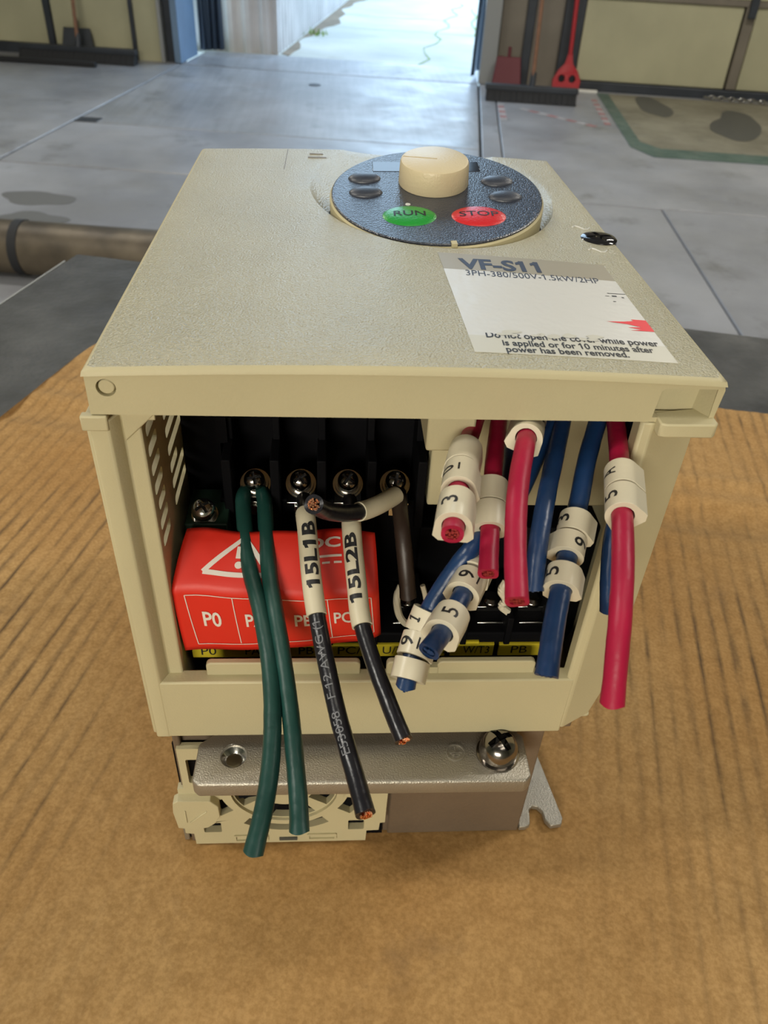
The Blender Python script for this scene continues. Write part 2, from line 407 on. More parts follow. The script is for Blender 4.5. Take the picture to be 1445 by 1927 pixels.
# --- fan cover (grille), front plate x 0..55, z 0..46
def arc(cx, cz, r, a0, a1, n=10): return [(cx+r*math.cos(rad(a0+(a1-a0)*i/n)), cz+r*math.sin(rad(a0+(a1-a0)*i/n))) for i in range(n+1)]
out = [(2.8, 0.3), (50.2, 0.3), (50.4, 5.4), (53.8, 5.6), (54, 9.2), (55.4, 9.4), (55.6, 27), (50.8, 27.2), (50.8, 44.5), (2.2, 44.5), (2.2, 27.5), (0.6, 27.3), (0.4, 6), (2.7, 5.6)]
fcx, fcz = 28.2, 27.0
def seg(r0, r1, a0, a1): return arc(fcx, fcz, r1, a0, a1, 14) + arc(fcx, fcz, r0, a1, a0, 14)
holes = [seg(16.8, 20.3, 235, 305), rrect(5.6, 6.2, 10.4, 10.8, .4), rrect(45.2, 6.2, 49.6, 10.8, .4),
         seg(17.2, 21.5, 196, 216)+[], seg(17.2, 21.5, 324, 344),
         rrect(4.0, 30, 8.0, 40, .5), rrect(46.0, 30, 49.6, 40, .5)]
for a in range(4):                                 # four openings between the hub spokes
    holes.append(seg(7.6, 13.6, 90*a+ -36, 90*a+36))
mb = MB(); plate(mb, out, holes, 2.0, M['cream'], XZ(4.6))
ring = [[Vector((fcx+r*math.cos(a), y, fcz+r*math.sin(a))) for r, y in ((14.0, 3.7), (14.0, 2.7), (15.8, 2.7), (15.8, 3.7))] for a in [2*math.pi*i/48 for i in range(49)]]
mb.rings(ring, M['cream'], cap=False)
fan = mb.build('fan_cover', drive, bevel=0.3); fan['label'] = 'cream fan cover with ring grille'
mb = MB(); mb.box((0.8, 5.7, 0.4), (55, 6.4, 44), M['black']); mb.build('fan_opening', fan)
mb = MB()
for k in range(7):
    T = Matrix.Translation((fcx, 5.2, fcz)) @ Matrix.Rotation(2*math.pi*k/7, 4, 'Y') @ Matrix.Rotation(rad(25), 4, 'Z')
    mb.box((-2.6, -.15, 5), (2.6, .15, 13), M['black'], T)
mb.lathe([(0.1, -.4), (5.5, -.4), (5.5, .4), (.1, .4)], M['black'], frameT((fcx, 5.2, fcz), (1, 0, 0), (0, 0, 1)))
mb.build('fan_rotor', fan)
mb = MB(); plate(mb, [(-0.4, 12.5), (-1.0, 20), (-0.6, 24.2), (0.6, 25.2), (9.0, 25.0), (10.9, 22.4), (11.0, 17.6), (9.6, 14.6), (7.6, 12.6), (4, 11.6)], [], 2.6, M['cream'], XZ(2.6))
mb.box((2.0, 1.0, 15.4), (2.35, 1.32, 21.0), M['cream']); mb.add([(3.2, 1.25, 15.0), (7.8, 1.25, 20.2), (7.8, 1.25, 20.7), (2.9, 1.25, 15.4), (3.2, 1.0, 15.0), (7.8, 1.0, 20.2), (7.8, 1.0, 20.7), (2.9, 1.0, 15.4)], [(4,5,6,7),(0,1,5,4),(2,3,7,6),(1,2,6,5),(3,0,4,7)], M['cream'])
mb.build('release_tab', fan, bevel=0.45)
mb = MB()
plate(mb, rrect(13.5, 1.6, 23, 4.6, .3), [rrect(14.1, 2.1, 22.4, 4.1, .2)], 0.5, M['cream'], XZ(3.4)); plate(mb, rrect(33.8, 1.8, 42, 4.6, .3), [rrect(34.4, 2.3, 41.4, 4.1, .2)], .5, M['cream'], XZ(3.4))
mb.box((26, 3.3, 1.6), (31, 3.7, 3.0), M['hole']); mb.build('moulded_frame', fan)

# --- ground bar
bar = [(12.6, 4.8), (8.6, 1.6), (8.3, -8.4), (9.6, -9.7), (86.4, -10.1), (87.9, -8.6), (87.9, 2.6), (85.6, 4.8)]
mb = MB(); mb.prism(bar, 44.6, 49.6, M['alum'])
gb = mb.build('ground_bar', drive, bevel=0.7, seg=3); gb['label'] = 'grey cast metal earth bar along the bottom edge'
cut = MB(); cut.lathe([(0.1, 40), (2.1, 40), (2.1, 48.2), (2.9, 49.2), (3.5, 50.2), (0.1, 50.2)], M['steel'], Matrix.Translation((17.3, -2.2, 0))); c = cut.build('c')
bpy.context.view_layer.update(); boolean(gb, [c])
mb = MB(); mb.lathe([(2.12, 44.8), (2.12, 48.0), (2.6, 48.6), (3.2, 49.45), (3.45, 49.62), (2.9, 49.2), (1.9, 48.0), (1.9, 44.8)], M['steel'], Matrix.Translation((17.3, -2.2, 0)))
for k in range(3): mb.lathe([(1.9, 45.4+k), (1.72, 45.7+k), (1.9, 46.0+k)], M['steel'], Matrix.Translation((17.3, -2.2, 0)))
mb.lathe([(0.1, 44.7), (1.9, 44.7)], M['cream'], Matrix.Translation((17.3, -2.2, 0)))
mb.build('threaded_hole', gb)
mb = MB()
for a in range(1): mb.rings([[Vector((70.4+r*math.cos(t), -2.1+r*math.sin(t)*1.0, z)) for r, z in ((2.35, 49.5), (2.35, 49.85), (2.05, 49.85), (2.05, 49.5))] for t in [2*math.pi*i/36 for i in range(37)]], M['alum'], cap=False)
for x0, x1, y0, y1 in ((70.25, 70.55, -2.1, -.5), (68.9, 71.9, -2.3, -2.0), (69.4, 71.4, -2.95, -2.7), (69.9, 70.9, -3.5, -3.25)): mb.box((x0, y0, 49.5), (x1, y1, 49.85), M['alum'])
mb.build('earth_symbol', gb)
def screw_mesh(name, parent, T, r=4.6, h=5.2, mat=None, slot=1.15, washer=True, ph=20):
    mb = MB(); mat = mat or M['nickel']
    prof = [(0.9*r, -0.6), (r, 0), (r, h*.25), (r*.96, h*.45), (r*.84, h*.68), (r*.62, h*.86), (r*.35, h*.96), (0.02, h)]
    mb.lathe(prof, mat, T, n=36)
    o = mb.build(name, parent)
    cs = []
    for k in range(2):
        c = MB(); c.box((-r*.68, -slot/2, h*.5), (r*.68, slot/2, h+2), mat, T @ Matrix.Rotation(rad(ph+90*k), 4, 'Z')); cs.append(c.build('c'))
    bpy.context.view_layer.update(); boolean(o, cs)
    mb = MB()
    for k in range(2): mb.box((-r*.62, -slot*.42, h*.5-.1), (r*.62, slot*.42, h*.56), M['ink'], T @ Matrix.Rotation(rad(ph+90*k), 4, 'Z'))  # dark cross plates colour in the shade at the bottom of the slots
    mb.build('slot_shade', parent) if parent.parent is None or parent.parent.parent is None else None
    return o
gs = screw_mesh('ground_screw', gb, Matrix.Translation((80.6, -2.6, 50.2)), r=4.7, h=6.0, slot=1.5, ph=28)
mb = MB(); mb.lathe([(2.0, 49.5), (5.2, 49.5), (5.2, 50.2), (2.0, 50.3)], M['nickel'], Matrix.Translation((80.6, -2.6, 0))); mb.build('washer', gs)

# --- housing: lower front panel, pillars, side walls, back block
mb = MB()
mb.prism([(-0.3, 0.05), (95.6, 0.05), (95.6, 4), (-0.3, 4)], 54.4, 73.6, M['cream'])
T0 = XZ(3.1)
def tabs(x0, x1, z1, r=1.0): return [(x0, 73.4), (x1, 73.4), (x1, z1-r), (x1-r*.3, z1-r*.3), (x1-r, z1), (x0+r, z1), (x0+r*.3, z1-r*.3), (x0, z1-r)]
fp = mb.build('lower_front_panel', drive, bevel=0.45)
for x0, x1 in ((12.7, 46.8), (52.7, 62.6), (64.2, 86.6)):
    mb = MB(); plate(mb, tabs(x0, x1, 77.4), [], 1.6, M['cream'], T0); mb.build('tab', fp, bevel=0.3)
mb = MB(); mb.box((62.5, 2.3, 73.4), (64.3, 3.9, 75.6), M['cream']); mb.build('tab_bridge', fp)
# left pillar
mb = MB()
mb.prism([(-1.5, 2.2), (-1.3, 1.3), (-0.5, 1.2), (-0.4, 0.2), (0, 0), (2.7, 0), (3.1, 0.4), (4.3, 3.0), (7.2, 3.0), (7.4, 3.4), (7.4, 5.4), (-1.5, 5.4)], 54.4, 140.6, M['cream'])
mb.prism([(-1.6, -.2), (2.9, -.2), (2.9, 1.5), (-1.6, 1.5)], 138.6, 141.5, M['cream'])
mb.prism([(4.2, 2.8), (10.2, 2.8), (4.2, 9.6)], 139.0, 141.6, M['cream'])
mb.add([(4.4, 2.6, 141.6), (11.4, 2.6, 141.6), (4.4, 2.6, 134.8), (4.4, 5.4, 141.6), (11.4, 5.4, 141.6), (4.4, 5.4, 134.8)], [(0, 2, 1), (3, 4, 5), (0, 1, 4, 3), (1, 2, 5, 4), (2, 0, 3, 5)], M['cream'])
lp = mb.build('left_pillar', drive, bevel=0.3)
mb = MB()
pr = [(94.0, 0.9), (94.3, 0.4), (96.0, 0), (107.0, 6.2), (107.2, 8), (107.2, 41.5), (104.6, 41.5), (104.6, 8.2), (97.6, 4.4), (94.0, 4.0)]
lowp = [(94.0, 0.9), (94.3, 0.4), (96.0, 0), (103.2, 4.05), (104.0, 5.5), (104.4, 41.5), (102.6, 41.5), (101.6, 6.6), (97.6, 4.4), (94.0, 4.0)]
mb.rings([[(x, y, 56.0) for x, y in lowp], [(x, y, 66.0) for x, y in pr], [(x, y, 141.5) for x, y in pr]], M['cream'])
rp = mb.build('right_side_wall', drive, bevel=0.35)
# slotted left wall
holes = []
for z, y0, y1 in ((133.8, 5.9, 12.8), (129.6, 5.6, 12.8), (125.3, 5.6, 12.8), (121.0, 5.6, 12.8), (116.7, 6.6, 12.8), (112.5, 5.6, 12.8), (108.3, 5.6, 12.8),
                  (133.2, 19.5, 34), (129.0, 19.5, 28.5), (124.8, 19.5, 34.5), (120.5, 19.5, 35.4), (116.3, 19.5, 27.1), (112.3, 19.5, 33), (108.0, 19.5, 33)):
    holes.append(rrect(y0, z-.35, y1, z+2.05, .9))
mb = MB(); plate(mb, [(5.3, 54.6), (41, 54.6), (41, 141.4), (5.3, 141.4)], holes, 1.5, M['cream'], YZ(6.5)); mb.build('slotted_side_wall', drive, smooth=0)
mb = MB(); mb.box((-0.6, 41, 54.2), (107.2, 142.6, 141.5), M['cream']); mb.box((2, 4.2, 54.2), (104, 41, 56), M['cream']); mb.build('housing', drive, bevel=0.8)
mb = MB(); mb.box((7.5, 39.8, 56), (104.5, 41, 146), M['black']); mb.box((7.5, 33, 56), (15.5, 40, 141), M['black']); mb.box((15.0, 31.5, 116), (17.4, 33, 137), M['black'])
mb.build('inner_back_wall', drive)
# control terminal housing behind the control wires
mb = MB(); mb.box((57.6, 7, 130.6), (66.5, 25.5, 148.5), M['cream']); mb.box((61.6, 25.2, 104), (104.3, 30, 148), M['cream'])
mb.build('control_terminal_cover', drive, bevel=0.5)

# --- front cover
mb = MB()
cx, cy, ax, ay = 66.2, 107.0, 32.5, 49.5
th = [2*math.pi*i/160 for i in range(160)]
for X, Y in ((0, 0), (W_, 0), (W_, D_), (0, D_)): th.append(math.atan2((Y-cy)/ay, (X-cx)/ax) % (2*math.pi))
th = sorted(set(th)); n = len(th)
YB = D_-0.9
def rect_hit(dx, dy, inset):
    x0, x1, y0, y1 = inset, W_-inset, inset, D_-inset; t = 1e9
    if dx > 1e-9: t = min(t, (x1-cx)/dx)
    if dx < -1e-9: t = min(t, (x0-cx)/dx)
    if dy > 1e-9: t = min(t, (y1-cy)/dy)
    if dy < -1e-9: t = min(t, (y0-cy)/dy)
    return cx+dx*t, cy+dy*t
loops = []
KR = 8; OUTN = 6
rows = [[] for _ in range(KR+1+OUTN+4)]
for t in th:
    ct, st = math.cos(t), math.sin(t)
    I = Vector((65.76+27.0*ct, 86.3+26.7*st, 0)); zd = 154.72+27*st*.147-27*ct*-.0*1
    I.z = min(zd-1.7, ztop(I.x)-2.9)
    if st < -.2: I.z = min(I.z, zd-1.5)
    O = Vector((cx+ax*ct, cy+ay*st, 0)); O.z = ztop(O.x)
    cutb = O.y > YB
    prev = []
    if cutb:
        k = (YB-I.y)/(O.y-I.y); O = Vector((I.x+(O.x-I.x)*k, YB, 0)); full = ztop(O.x); O.z = full-2.4*(1-k**2)-0.1
    for j in range(KR+1):
        q = j/KR; p = I.lerp(O, q); p.z = I.z+(O.z-I.z)*q
        rows[j].append(p)
    dx, dy = ax*ct, ay*st
    rx, ry = rect_hit(dx, dy, 0.9)
    if cutb: rx, ry = O.x, YB
    for j in range(1, OUTN+1):
        q = j/OUTN; x = O.x+(rx-O.x)*q; y = O.y+(ry-O.y)*q
        rows[KR+j].append(Vector((x, y, ztop(x) if not cutb else O.z)))
    X, Y = rect_hit(dx, dy, 0.0)
    zt = rows[KR+OUTN][-1].z
    for j, (fr, dz) in enumerate(((0.35, 0.12), (0.8, 0.5), (1.0, 1.25), (0.72, 1.4))):
        if cutb: rows[KR+OUTN+1+j].append(Vector((rx, ry+0.9*fr, zt-dz)))
        else: rows[KR+OUTN+1+j].append(Vector((rx+(X-rx)*fr, ry+(Y-ry)*fr, zt-dz)))
mb.rings(rows[:KR+OUTN+1], M['cover'], cap=False); mb.rings(rows[KR+OUTN:], M['cream'], cap=False)
# walls below the lid rim: side, back walls and front plate with latch recess
def wallz(x): return ztop(x)-1.32
mb.box((0.35, 3, 141.7), (2.2, D_-.4, 149.0), M['cover']); mb.box((W_-2.2, 3, 141.7), (W_-.35, D_-.4, 149.0), M['cover'])
mb.box((0.4, D_-2.4, 141.7), (W_-.4, D_-.35, 146.6), M['cover'])
mb.box((2, 4.2, 146.0), (W_-2, 56, 147.4), M['cover'])
mb.box((2, 56, 143.6), (W_-2, D_-2, 145), M['cover'])
outl = [(0.3, 141.7), (106.4, 141.7), (106.9, 148)] + [(x, wallz(x)) for x in [106.7-106.3*i/24 for i in range(25)]]
rec = [(95.5, 142.6), (105.6, 142.6), (105.6, 148.2), (96.6, 148.2), (95.9, 147.7)]
plate(mb, outl, [rec, circ(3.6, 146.7, 1.6, 32)], 2.4, M['cream'], XZ(1.45))
mb.box((94.8, 3.6, 142), (106.4, 4.2, 148.6), M['cream']); mb.box((94.2, 2.4, 142), (95.5, 3.8, 148.6), M['cream']); mb.box((95.4, .6, 148.2), (106, 3.8, 148.7), M['cream'])
mb.add([(103.8, 3.7, 142.6), (105.65, 0.4, 142.6), (105.65, 0.4, 148.2), (104.2, 3.7, 148.2), (105.8, 3.7, 142.6), (105.8, 3.7, 148.2)], [(0, 1, 2, 3), (0, 4, 1), (2, 5, 3), (0, 3, 5, 4), (1, 4, 5, 2)], M['cream'])
cover = mb.build('front_cover', drive, smooth=38)
mb = MB(); mb.prism([(96.4, -1.9), (97.4, -2.3), (106.0, -2.3), (106.7, -1.6), (106.7, 4), (96.4, 2)], 140.0, 142.7, M['cream']); mb.build('latch_ledge', cover, bevel=0.3)
PT = frameT((3.65, .8, 146.75), (1, 0, 0), (0, 0, 1))
mb = MB(); mb.lathe([(1.7, -.9), (1.7, -.5), (1.3, -.5), (1.3, 0.2), (1.15, .35), (0.02, .38)], M['cream'], PT, n=32)
mb.build('round_plug', cover)
# faint moulded rectangle and lines on top of the cover
mb = MB()
def rib(mb, x0, y0, x1, y1, w_, mat, h=.05):
    n_ = 10; d = Vector((x1-x0, y1-y0)).normalized()*w_
    L = [Vector((x0+(x1-x0)*i/n_-d.y, y0+(y1-y0)*i/n_+d.x, 0)) for i in range(n_+1)]; R_ = [Vector((x0+(x1-x0)*i/n_+d.y, y0+(y1-y0)*i/n_-d.x, 0)) for i in range(n_+1)]
    for p in L+R_: p.z = ztop(p.x)+h
    mb.add(L+R_, [(i, i+1, n_+2+i, n_+1+i) for i in range(n_)], mat)
rib(mb, 26.3, 118.5, 26.3, 141.5, .10, M['wallbrown']); rib(mb, 9, 118.4, 26.3, 118.4, .06, M['label'])
mb.box((33.0, 135.6, 151.0), (37.0, 136.3, 151.25), M['wallbrown']); mb.box((32.6, 131.4, 151.0), (38.0, 132.6, 151.2), M['wallbrown'])
mb.build('moulded_marks', cover)
# lock button at the right edge
LT = Matrix.Translation((103.2, 69.6, 149.4))
mb = MB(); mb.lathe([(4.35, 0), (4.35, .9), (3.9, 1.3), (2.6, 1.5), (0.02, 1.55)], M['blackscrew'], LT, n=40)
lk = mb.build('lock_button', cover); lk['label'] = 'glossy black quarter turn lock button'
cs = []
for k in range(2):
    c = MB(); c.box((-3.1, -.55, 0.75), (3.1, .55, 3), M['blackscrew'], LT @ Matrix.Rotation(rad(12+90*k), 4, 'Z')); cs.append(c.build('c'))
bpy.context.view_layer.update(); boolean(lk, cs)
mb = MB()
for yy, sx in ((77.0, 1), (61.2, 1)):
    b = MB()
    pts = [(98.6+i*.9, yy+(1.1*math.sin(i*1.4)), 150.45-.06*i) for i in range(6)]
    mb.tube(pts, 0.22, M['label'], n=6)
mb.build('lock_symbols', cover)

# --- keypad
mb = MB()
mb.lathe([(26.5, -8.2), (26.55, -0.9), (26.2, -0.55), (25, -.5)], M['cream'], KT, n=96)
mb.box((-1.1, -26.6, -.7), (0.2, -25.0, 0.35), M['cream'], KT @ Matrix.Rotation(rad(4.5), 4, 'Z'))
mb.lathe([(26.05, -0.6), (26.1, -0.15), (25.8, 0.05), (0.02, 0.05)], M['panel'], KT, n=96)
kp = mb.build('keypad', drive); kp['label'] = 'round dark blue keypad in a cream ring'
def dome(name, u, v, rx, ry, h, mat, txt=None, tw=0, ink=None):
    mb = MB(); T = KT @ Matrix.Translation((u, v, 0.04))
    mb.lathe([(1.02, 0)] + [(math.cos(rad(a)), h*math.sin(rad(a))) for a in (12, 28, 45, 62, 78)] + [(0.02, h)], mat, T @ Matrix.Diagonal((rx, ry, 1, 1)), n=40)
    if txt:
        def f(a, b):
            x = (a-.5)*tw; y = (b-.45)*2.4
            q = max(0, 1-(x/rx)**2-(y/ry)**2)
            return T @ Vector((x, y, h*math.sqrt(q)+0.05))
        text_on(mb, txt, f, ink or M['ink'], bold=0.012, fine=0.15)
    return mb.build(name, kp)
o = dome('run_button', -7.6, -12.3, 6.3, 5.0, 0.75, M['green_btn'], 'RUN', 7.6); o['label'] = 'green oval button with the word RUN'
o = dome('stop_button', 8.9, -12.5, 6.4, 5.0, 0.75, M['red_btn'], 'STOP', 9.4); o['label'] = 'red oval button with the word STOP'
for u, v in ((-17.7, 8.4), (-17.6, 0.3), (16.0, 6.6), (16.8, -2.2)): dome('arrow_button', u, v, 4.1, 2.7, 1.1, M['arrow'])
mb = MB(); mb.box((-15.4, 12.6, -.2), (12.6, 18.6, 0.12), M['display'], KT); mb.build('display_window', kp, bevel=0.12)['label'] = 'glossy black strip display window'
mb = MB(); mb.lathe([(.02, 0), (.62, 0), (.62, .16), (.02, .16)], M['label'], KT @ Matrix.Translation((-7.6, -6.3, 0)), n=16); mb.build('pilot_light', kp)
DT = KT @ Matrix.Translation((-0.3, 6.0, 0.1))
mb = MB(); mb.lathe([(8.75, 0), (8.85, .25), (8.6, 5.0), (8.35, 5.6), (7.8, 5.85), (0.02, 5.95)], M['knob'], DT, n=72)
dial = mb.build('dial', kp); dial['label'] = 'cream round setting dial with a pointer groove'
c = MB(); c.box((-8.0, -.28, 5.4), (0.6, .28, 8), M['hole'], DT @ Matrix.Rotation(rad(-12), 4, 'Z')); c = c.build('c')
bpy.context.view_layer.update(); boolean(dial, [c])

# --- rating sticker on the cover
def top(x, y, dz=0.0): return Vector((x, y, ztop(x)+dz))
SC = [(63.0, 54.6), (99.3, 51.6), (99.8, 5.4), (64.4, 6.6)]          # corners, clockwise from back left
def sl(u, v):                                                    # u 0..1 left to right, v 0..1 bottom to top
    a = Vector(SC[3]).lerp(Vector(SC[2]), u); b = Vector(SC[0]).lerp(Vector(SC[1]), u); return a.lerp(b, v)
mb = MB()
def patch(mb, u0, u1, v0, v1, dz, mat, nu=10, nv=6):
    vs = []; fs = []
    for j in range(nv+1):
        for i in range(nu+1):
            p = sl(u0+(u1-u0)*i/nu, v0+(v1-v0)*j/nv); vs.append(top(p.x, p.y, dz))
    for j in range(nv):
        for i in range(nu): a = j*(nu+1)+i; fs.append((a, a+1, a+nu+2, a+nu+1))
    mb.add(vs, fs, mat)
patch(mb, 0, 1, .80, 1, 0.09, M['labelbg'], nv=2); patch(mb, 0.0, 1, .14, .80, 0.09, M['label'])
patch(mb, 0.0, 1, 0, .14, 0.09, M['labelsm'], nv=2)
st = mb.build('rating_sticker', cover, smooth=0); md = st.modifiers.new('thick', 'SOLIDIFY'); md.thickness = 0.06*S
st['label'] = 'half worn rating sticker, beige band above white'
mb = MB()
def line(mb, s, x0, y0, x1, y1, h, mat, bold=0.0, lo=None):
    d = Vector((x1-x0, y1-y0)); n_ = Vector((-d.y, d.x)).normalized()
    def f(u, v):
        if lo is not None: v = min(v, lo)
        p = Vector((x0, y0))+d*u+n_*h*v; return top(p.x, p.y, 0.14)
    text_on(mb, s, f, mat, bold, fine=0.5)
line(mb, 'VF-S11', 66.8, 45.4, 84.2, 45.0, 5.6, M['navyink'], 0.035)
line(mb, '3PH-380/500V-1.5kW/2HP', 67.6, 41.6, 95.6, 40.4, 2.9, M['navyink'], 0.0)
line(mb, 'Do not open the cover while power', 67.3, 12.4, 98.6, 11.6, 2.3, M['ink'], 0.022, lo=0.78)
line(mb, 'is applied or for 10 minutes after', 69.8, 9.4, 96.8, 8.9, 2.1, M['ink'], 0.022)
line(mb, 'power has been removed.', 70.0, 6.9, 91.6, 6.6, 2.1, M['ink'], 0.022)
rm = [(91.6, 21.4), (95.0, 21.7), (97.0, 22.2), (96.7, 22.9), (99.6, 22.8), (99.7, 17.8), (95.2, 17.9), (97.4, 18.4), (95.0, 19.2), (97.8, 19.5), (95.4, 20.6)]
vs, fs = subdiv([Vector((x, y, 0)) for x, y in rm], [tuple(range(len(rm)))], 3); mb.add([top(v.x, v.y, .14) for v in vs], fs, M['redmark'])
for x0, y0, x1, y1 in ((95.6, 35.5, 99.4, 35.25), (94.8, 34.0, 95.6, 33.8), (96.2, 34.3, 97.2, 33.7), (98.1, 33.8, 98.6, 33.3), (95.7, 31.4, 96.3, 31.1)):
    mb.add([top(x0, y0, .14), top(x1, y0, .14), top(x1, y1, .14), top(x0, y1, .14)], [(0, 1, 2, 3)], M['ink'])
# worn-off ends of the first warning line
mb.build('printed_lettering', st, smooth=0)
random.seed(9)
mb = MB()
for k in range(26):
    u = .17+.5*random.random()**1.3*1.1; p = sl(min(u, .75), .150+random.random()*.035); w_ = .5+random.random()*1.3; h_ = .25+random.random()*.5
    pts = [top(p.x+w_*math.cos(a)*(.7+.5*random.random()), p.y+h_*math.sin(a), .165) for a in [i*math.pi/4 for i in range(8)]]
    mb.add(pts, [tuple(range(8))], M['labelsm'])
mb.build('scuffed_patches', st, smooth=0)

# --- terminal block
mb = MB()
mb.box((15.2, 27, 56), (61, 40, 104), M['black']); mb.box((8.5, 9.5, 56), (92.6, 27, 79), M['black']); mb.box((61, 27, 56), (104, 40, 96), M['black'])
tb = mb.build('terminal_block', drive, bevel=0.4)
for x in (17.6, 27.9, 38.0, 48.9, 59.9):
    mb = MB(); mb.box((x-1.0, 24.5, 98), (x+1.0, 34, 116.2), M['black']); mb.box((x-.8, 33, 98), (x+.8, 40, 124), M['black']); mb.build('partition', tb, bevel=0.25)
for i in range(9):
    x = 9.2+i*10.25; mb = MB(); mb.box((x-.7, 8.6, 76), (x+.7, 24, 84.5), M['black']); mb.build('low_partition', tb, bevel=0.2)
for i, x in enumerate((23.2, 33.3, 43.8, 54.4)):
    T = Matrix.Translation((x, 28.4, 107.5)) @ Matrix.Rotation(rad(38), 4, 'X')
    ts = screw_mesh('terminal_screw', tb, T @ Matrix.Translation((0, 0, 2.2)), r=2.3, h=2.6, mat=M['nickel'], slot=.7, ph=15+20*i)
    mb = MB(); mb.lathe([(1.3, -1.2), (1.3, 2.4)], M['steel'], T, n=20); mb.lathe([(.1, .6), (2.9, .6), (2.9, 1.1), (.1, 1.1)], M['steel'], T, n=28); mb.lathe([(.1, -.3), (3.4, -.3), (3.4, .1), (.1, .1)], M['steel'], T, n=28); mb.build('washer', ts)
    mb = MB(); mb.box((x-3.2, 25.5, 103.6), (x+3.2, 31, 104.4), M['steel']); mb.box((x-1.5, 25.0, 101.0), (x+1.5, 25.6, 103.8), M['steel']); mb.build('clamp_plate', tb, bevel=0.2)
T = Matrix.Translation((12.6, 22.0, 103.2)) @ Matrix.Rotation(rad(25), 4, 'X')
mb = MB(); mb.box((8.4, 19, 84), (17.6, 32, 103.2), M['groundgreen']); gp = mb.build('green_plate', tb, bevel=0.3)
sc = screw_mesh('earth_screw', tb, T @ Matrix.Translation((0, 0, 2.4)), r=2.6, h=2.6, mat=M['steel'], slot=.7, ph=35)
mb = MB(); mb.lathe([(1.9, 0), (1.9, 2.3)], M['steel'], T, n=24); mb.lathe([(.1, 0), (2.9, 0), (2.9, .9), (.1, .9)], M['steel'], T, n=24); mb.build('washer', sc)
for i in range(4):
    x = 58.4+i*9.9; mb = MB(); mb.box((x-3.6, 16.4, 79), (x+3.6, 20.0, 80.6), M['steel']); mb.box((x-3.9, 12.5, 78.9), (x+3.9, 12.9, 79.3), M['steel'])
    mb.lathe([(2.4, 80.6), (2.4, 81.6), (1.6, 82.4), (.02, 82.6)], M['nickel'], Matrix.Translation((x, 18.2, 0)), n=20); mb.build('output_clamp', tb, bevel=0.15)
# yellow strip of terminal names
mb = MB()
for x0, x1 in ((8.6, 48.5), (50.5, 66.8), (68.0, 78.2), (79.4, 91.6)): mb.box((x0, 8.9, 72.0), (x1, 9.45, 76.0), M['yellow'])
mb.box((71.5, 8.9, 75.9), (74.5, 9.45, 76.8), M['yellow'])
ys = mb.build('terminal_name_strip', tb)
mb = MB()
for s, x0, x1 in (('P0', 10.6, 14.0), ('PA/+', 20.6, 26.4), ('PB', 32.8, 36.2), ('PC/-', 41.8, 48.2), ('U/T1', 52.2, 58.2), ('V/T2', 61.8, 67.6), ('W/T3', 71.0, 77.2), ('PB', 82.4, 86.2)):
    def f(u, v, x0=x0, x1=x1): return Vector((x0+(x1-x0)*u, 8.84, 72.9+2.4*v))
    text_on(mb, s, f, M['ink'])
mb.build('terminal_lettering', ys, smooth=0)

# --- red warning label, folded over the lower terminals
mb = MB()
NU, NV = 40, 24
def redpt(u, v, dy=0.0):                      # v 0 bottom .. 1 top, fold at .55
    xb = 8.0+(51.4-8.0)*u; xf = 7.4+(50.2-7.4)*u; xt = 9.8+(49.4-9.8)*u
    zb = 78.2+3.1*u-1.3*math.sin(u*3.1)**2*.6; zf = 97.6-1.2*u+.5*math.sin(u*7); zt = 104.9
    wob = .35*math.sin(u*9+1)+.25*math.sin(u*17)
    if v < .55:
        q = v/.55; p = Vector((xb, 5.3+.5*wob, zb)).lerp(Vector((xf, 4.2+wob+.9*max(0, u-.85)*6, zf)), q); p.y -= .8*math.sin(q*3.1)*.5
        if u > .93: p.y += (u-.93)*28*(1-q)
    else:
        q = (v-.55)/.45; p = Vector((xf, 4.2+wob+.9*max(0, u-.85)*6, zf)).lerp(Vector((xt, 15.0+wob*1.5, zt)), q); p.z += .9*math.sin(q*3.1)
    p.y -= dy; p.z += dy*.5 if v >= .55 else 0
    return p
vs = [redpt(i/NU, j/NV) for j in range(NV+1) for i in range(NU+1)]
fs = [(j*(NU+1)+i, j*(NU+1)+i+1, (j+1)*(NU+1)+i+1, (j+1)*(NU+1)+i) for j in range(NV) for i in range(NU)]
mb.add(vs, fs, M['redlab']); wl = mb.build('warning_label', drive, smooth=60)
md = wl.modifiers.new('thick', 'SOLIDIFY'); md.thickness = 0.15*S; md.offset = -1
wl['label'] = 'creased red warning label with white print'
mb = MB()
def rp_(x, z): return redpt(x, z, 0.16)
def strip(pts, w, n=16):
    for (x0, z0), (x1, z1) in zip(pts, pts[1:]):
        d = Vector((x1-x0, (z1-z0)*.72)); nn = Vector((-d.y, d.x)).normalized()*w
        L = [rp_(x0+(x1-x0)*i/n+nn.x, z0+(z1-z0)*i/n+nn.y/.72) for i in range(n+1)]; R_ = [rp_(x0+(x1-x0)*i/n-nn.x, z0+(z1-z0)*i/n-nn.y/.72) for i in range(n+1)]
        mb.add(L+R_, [(i, i+1, n+2+i, n+1+i) for i in range(n)], M['whiteink'])
strip([(.055, .50), (.96, .50), (.965, .09), (.075, .06), (.055, .50)], .0022)
for x in (.285, .52, .745): strip([(x, .50), (x+.008, .08)], .0022)
strip([(.135, .66), (.46, .66), (.315, .95), (.135, .66)], .012)
strip([(.305, .87), (.305, .775)], .019); mb.add([rp_(.305+.019*math.cos(a), .728+.026*math.sin(a)) for a in [2*math.pi*i/16 for i in range(16)]], [tuple(range(16))], M['whiteink'])
strip([(.66, .79), (.82, .79)], .006); strip([(.66, .745), (.70, .745)], .005); strip([(.72, .745), (.76, .745)], .005); strip([(.78, .745), (.82, .745)], .005)
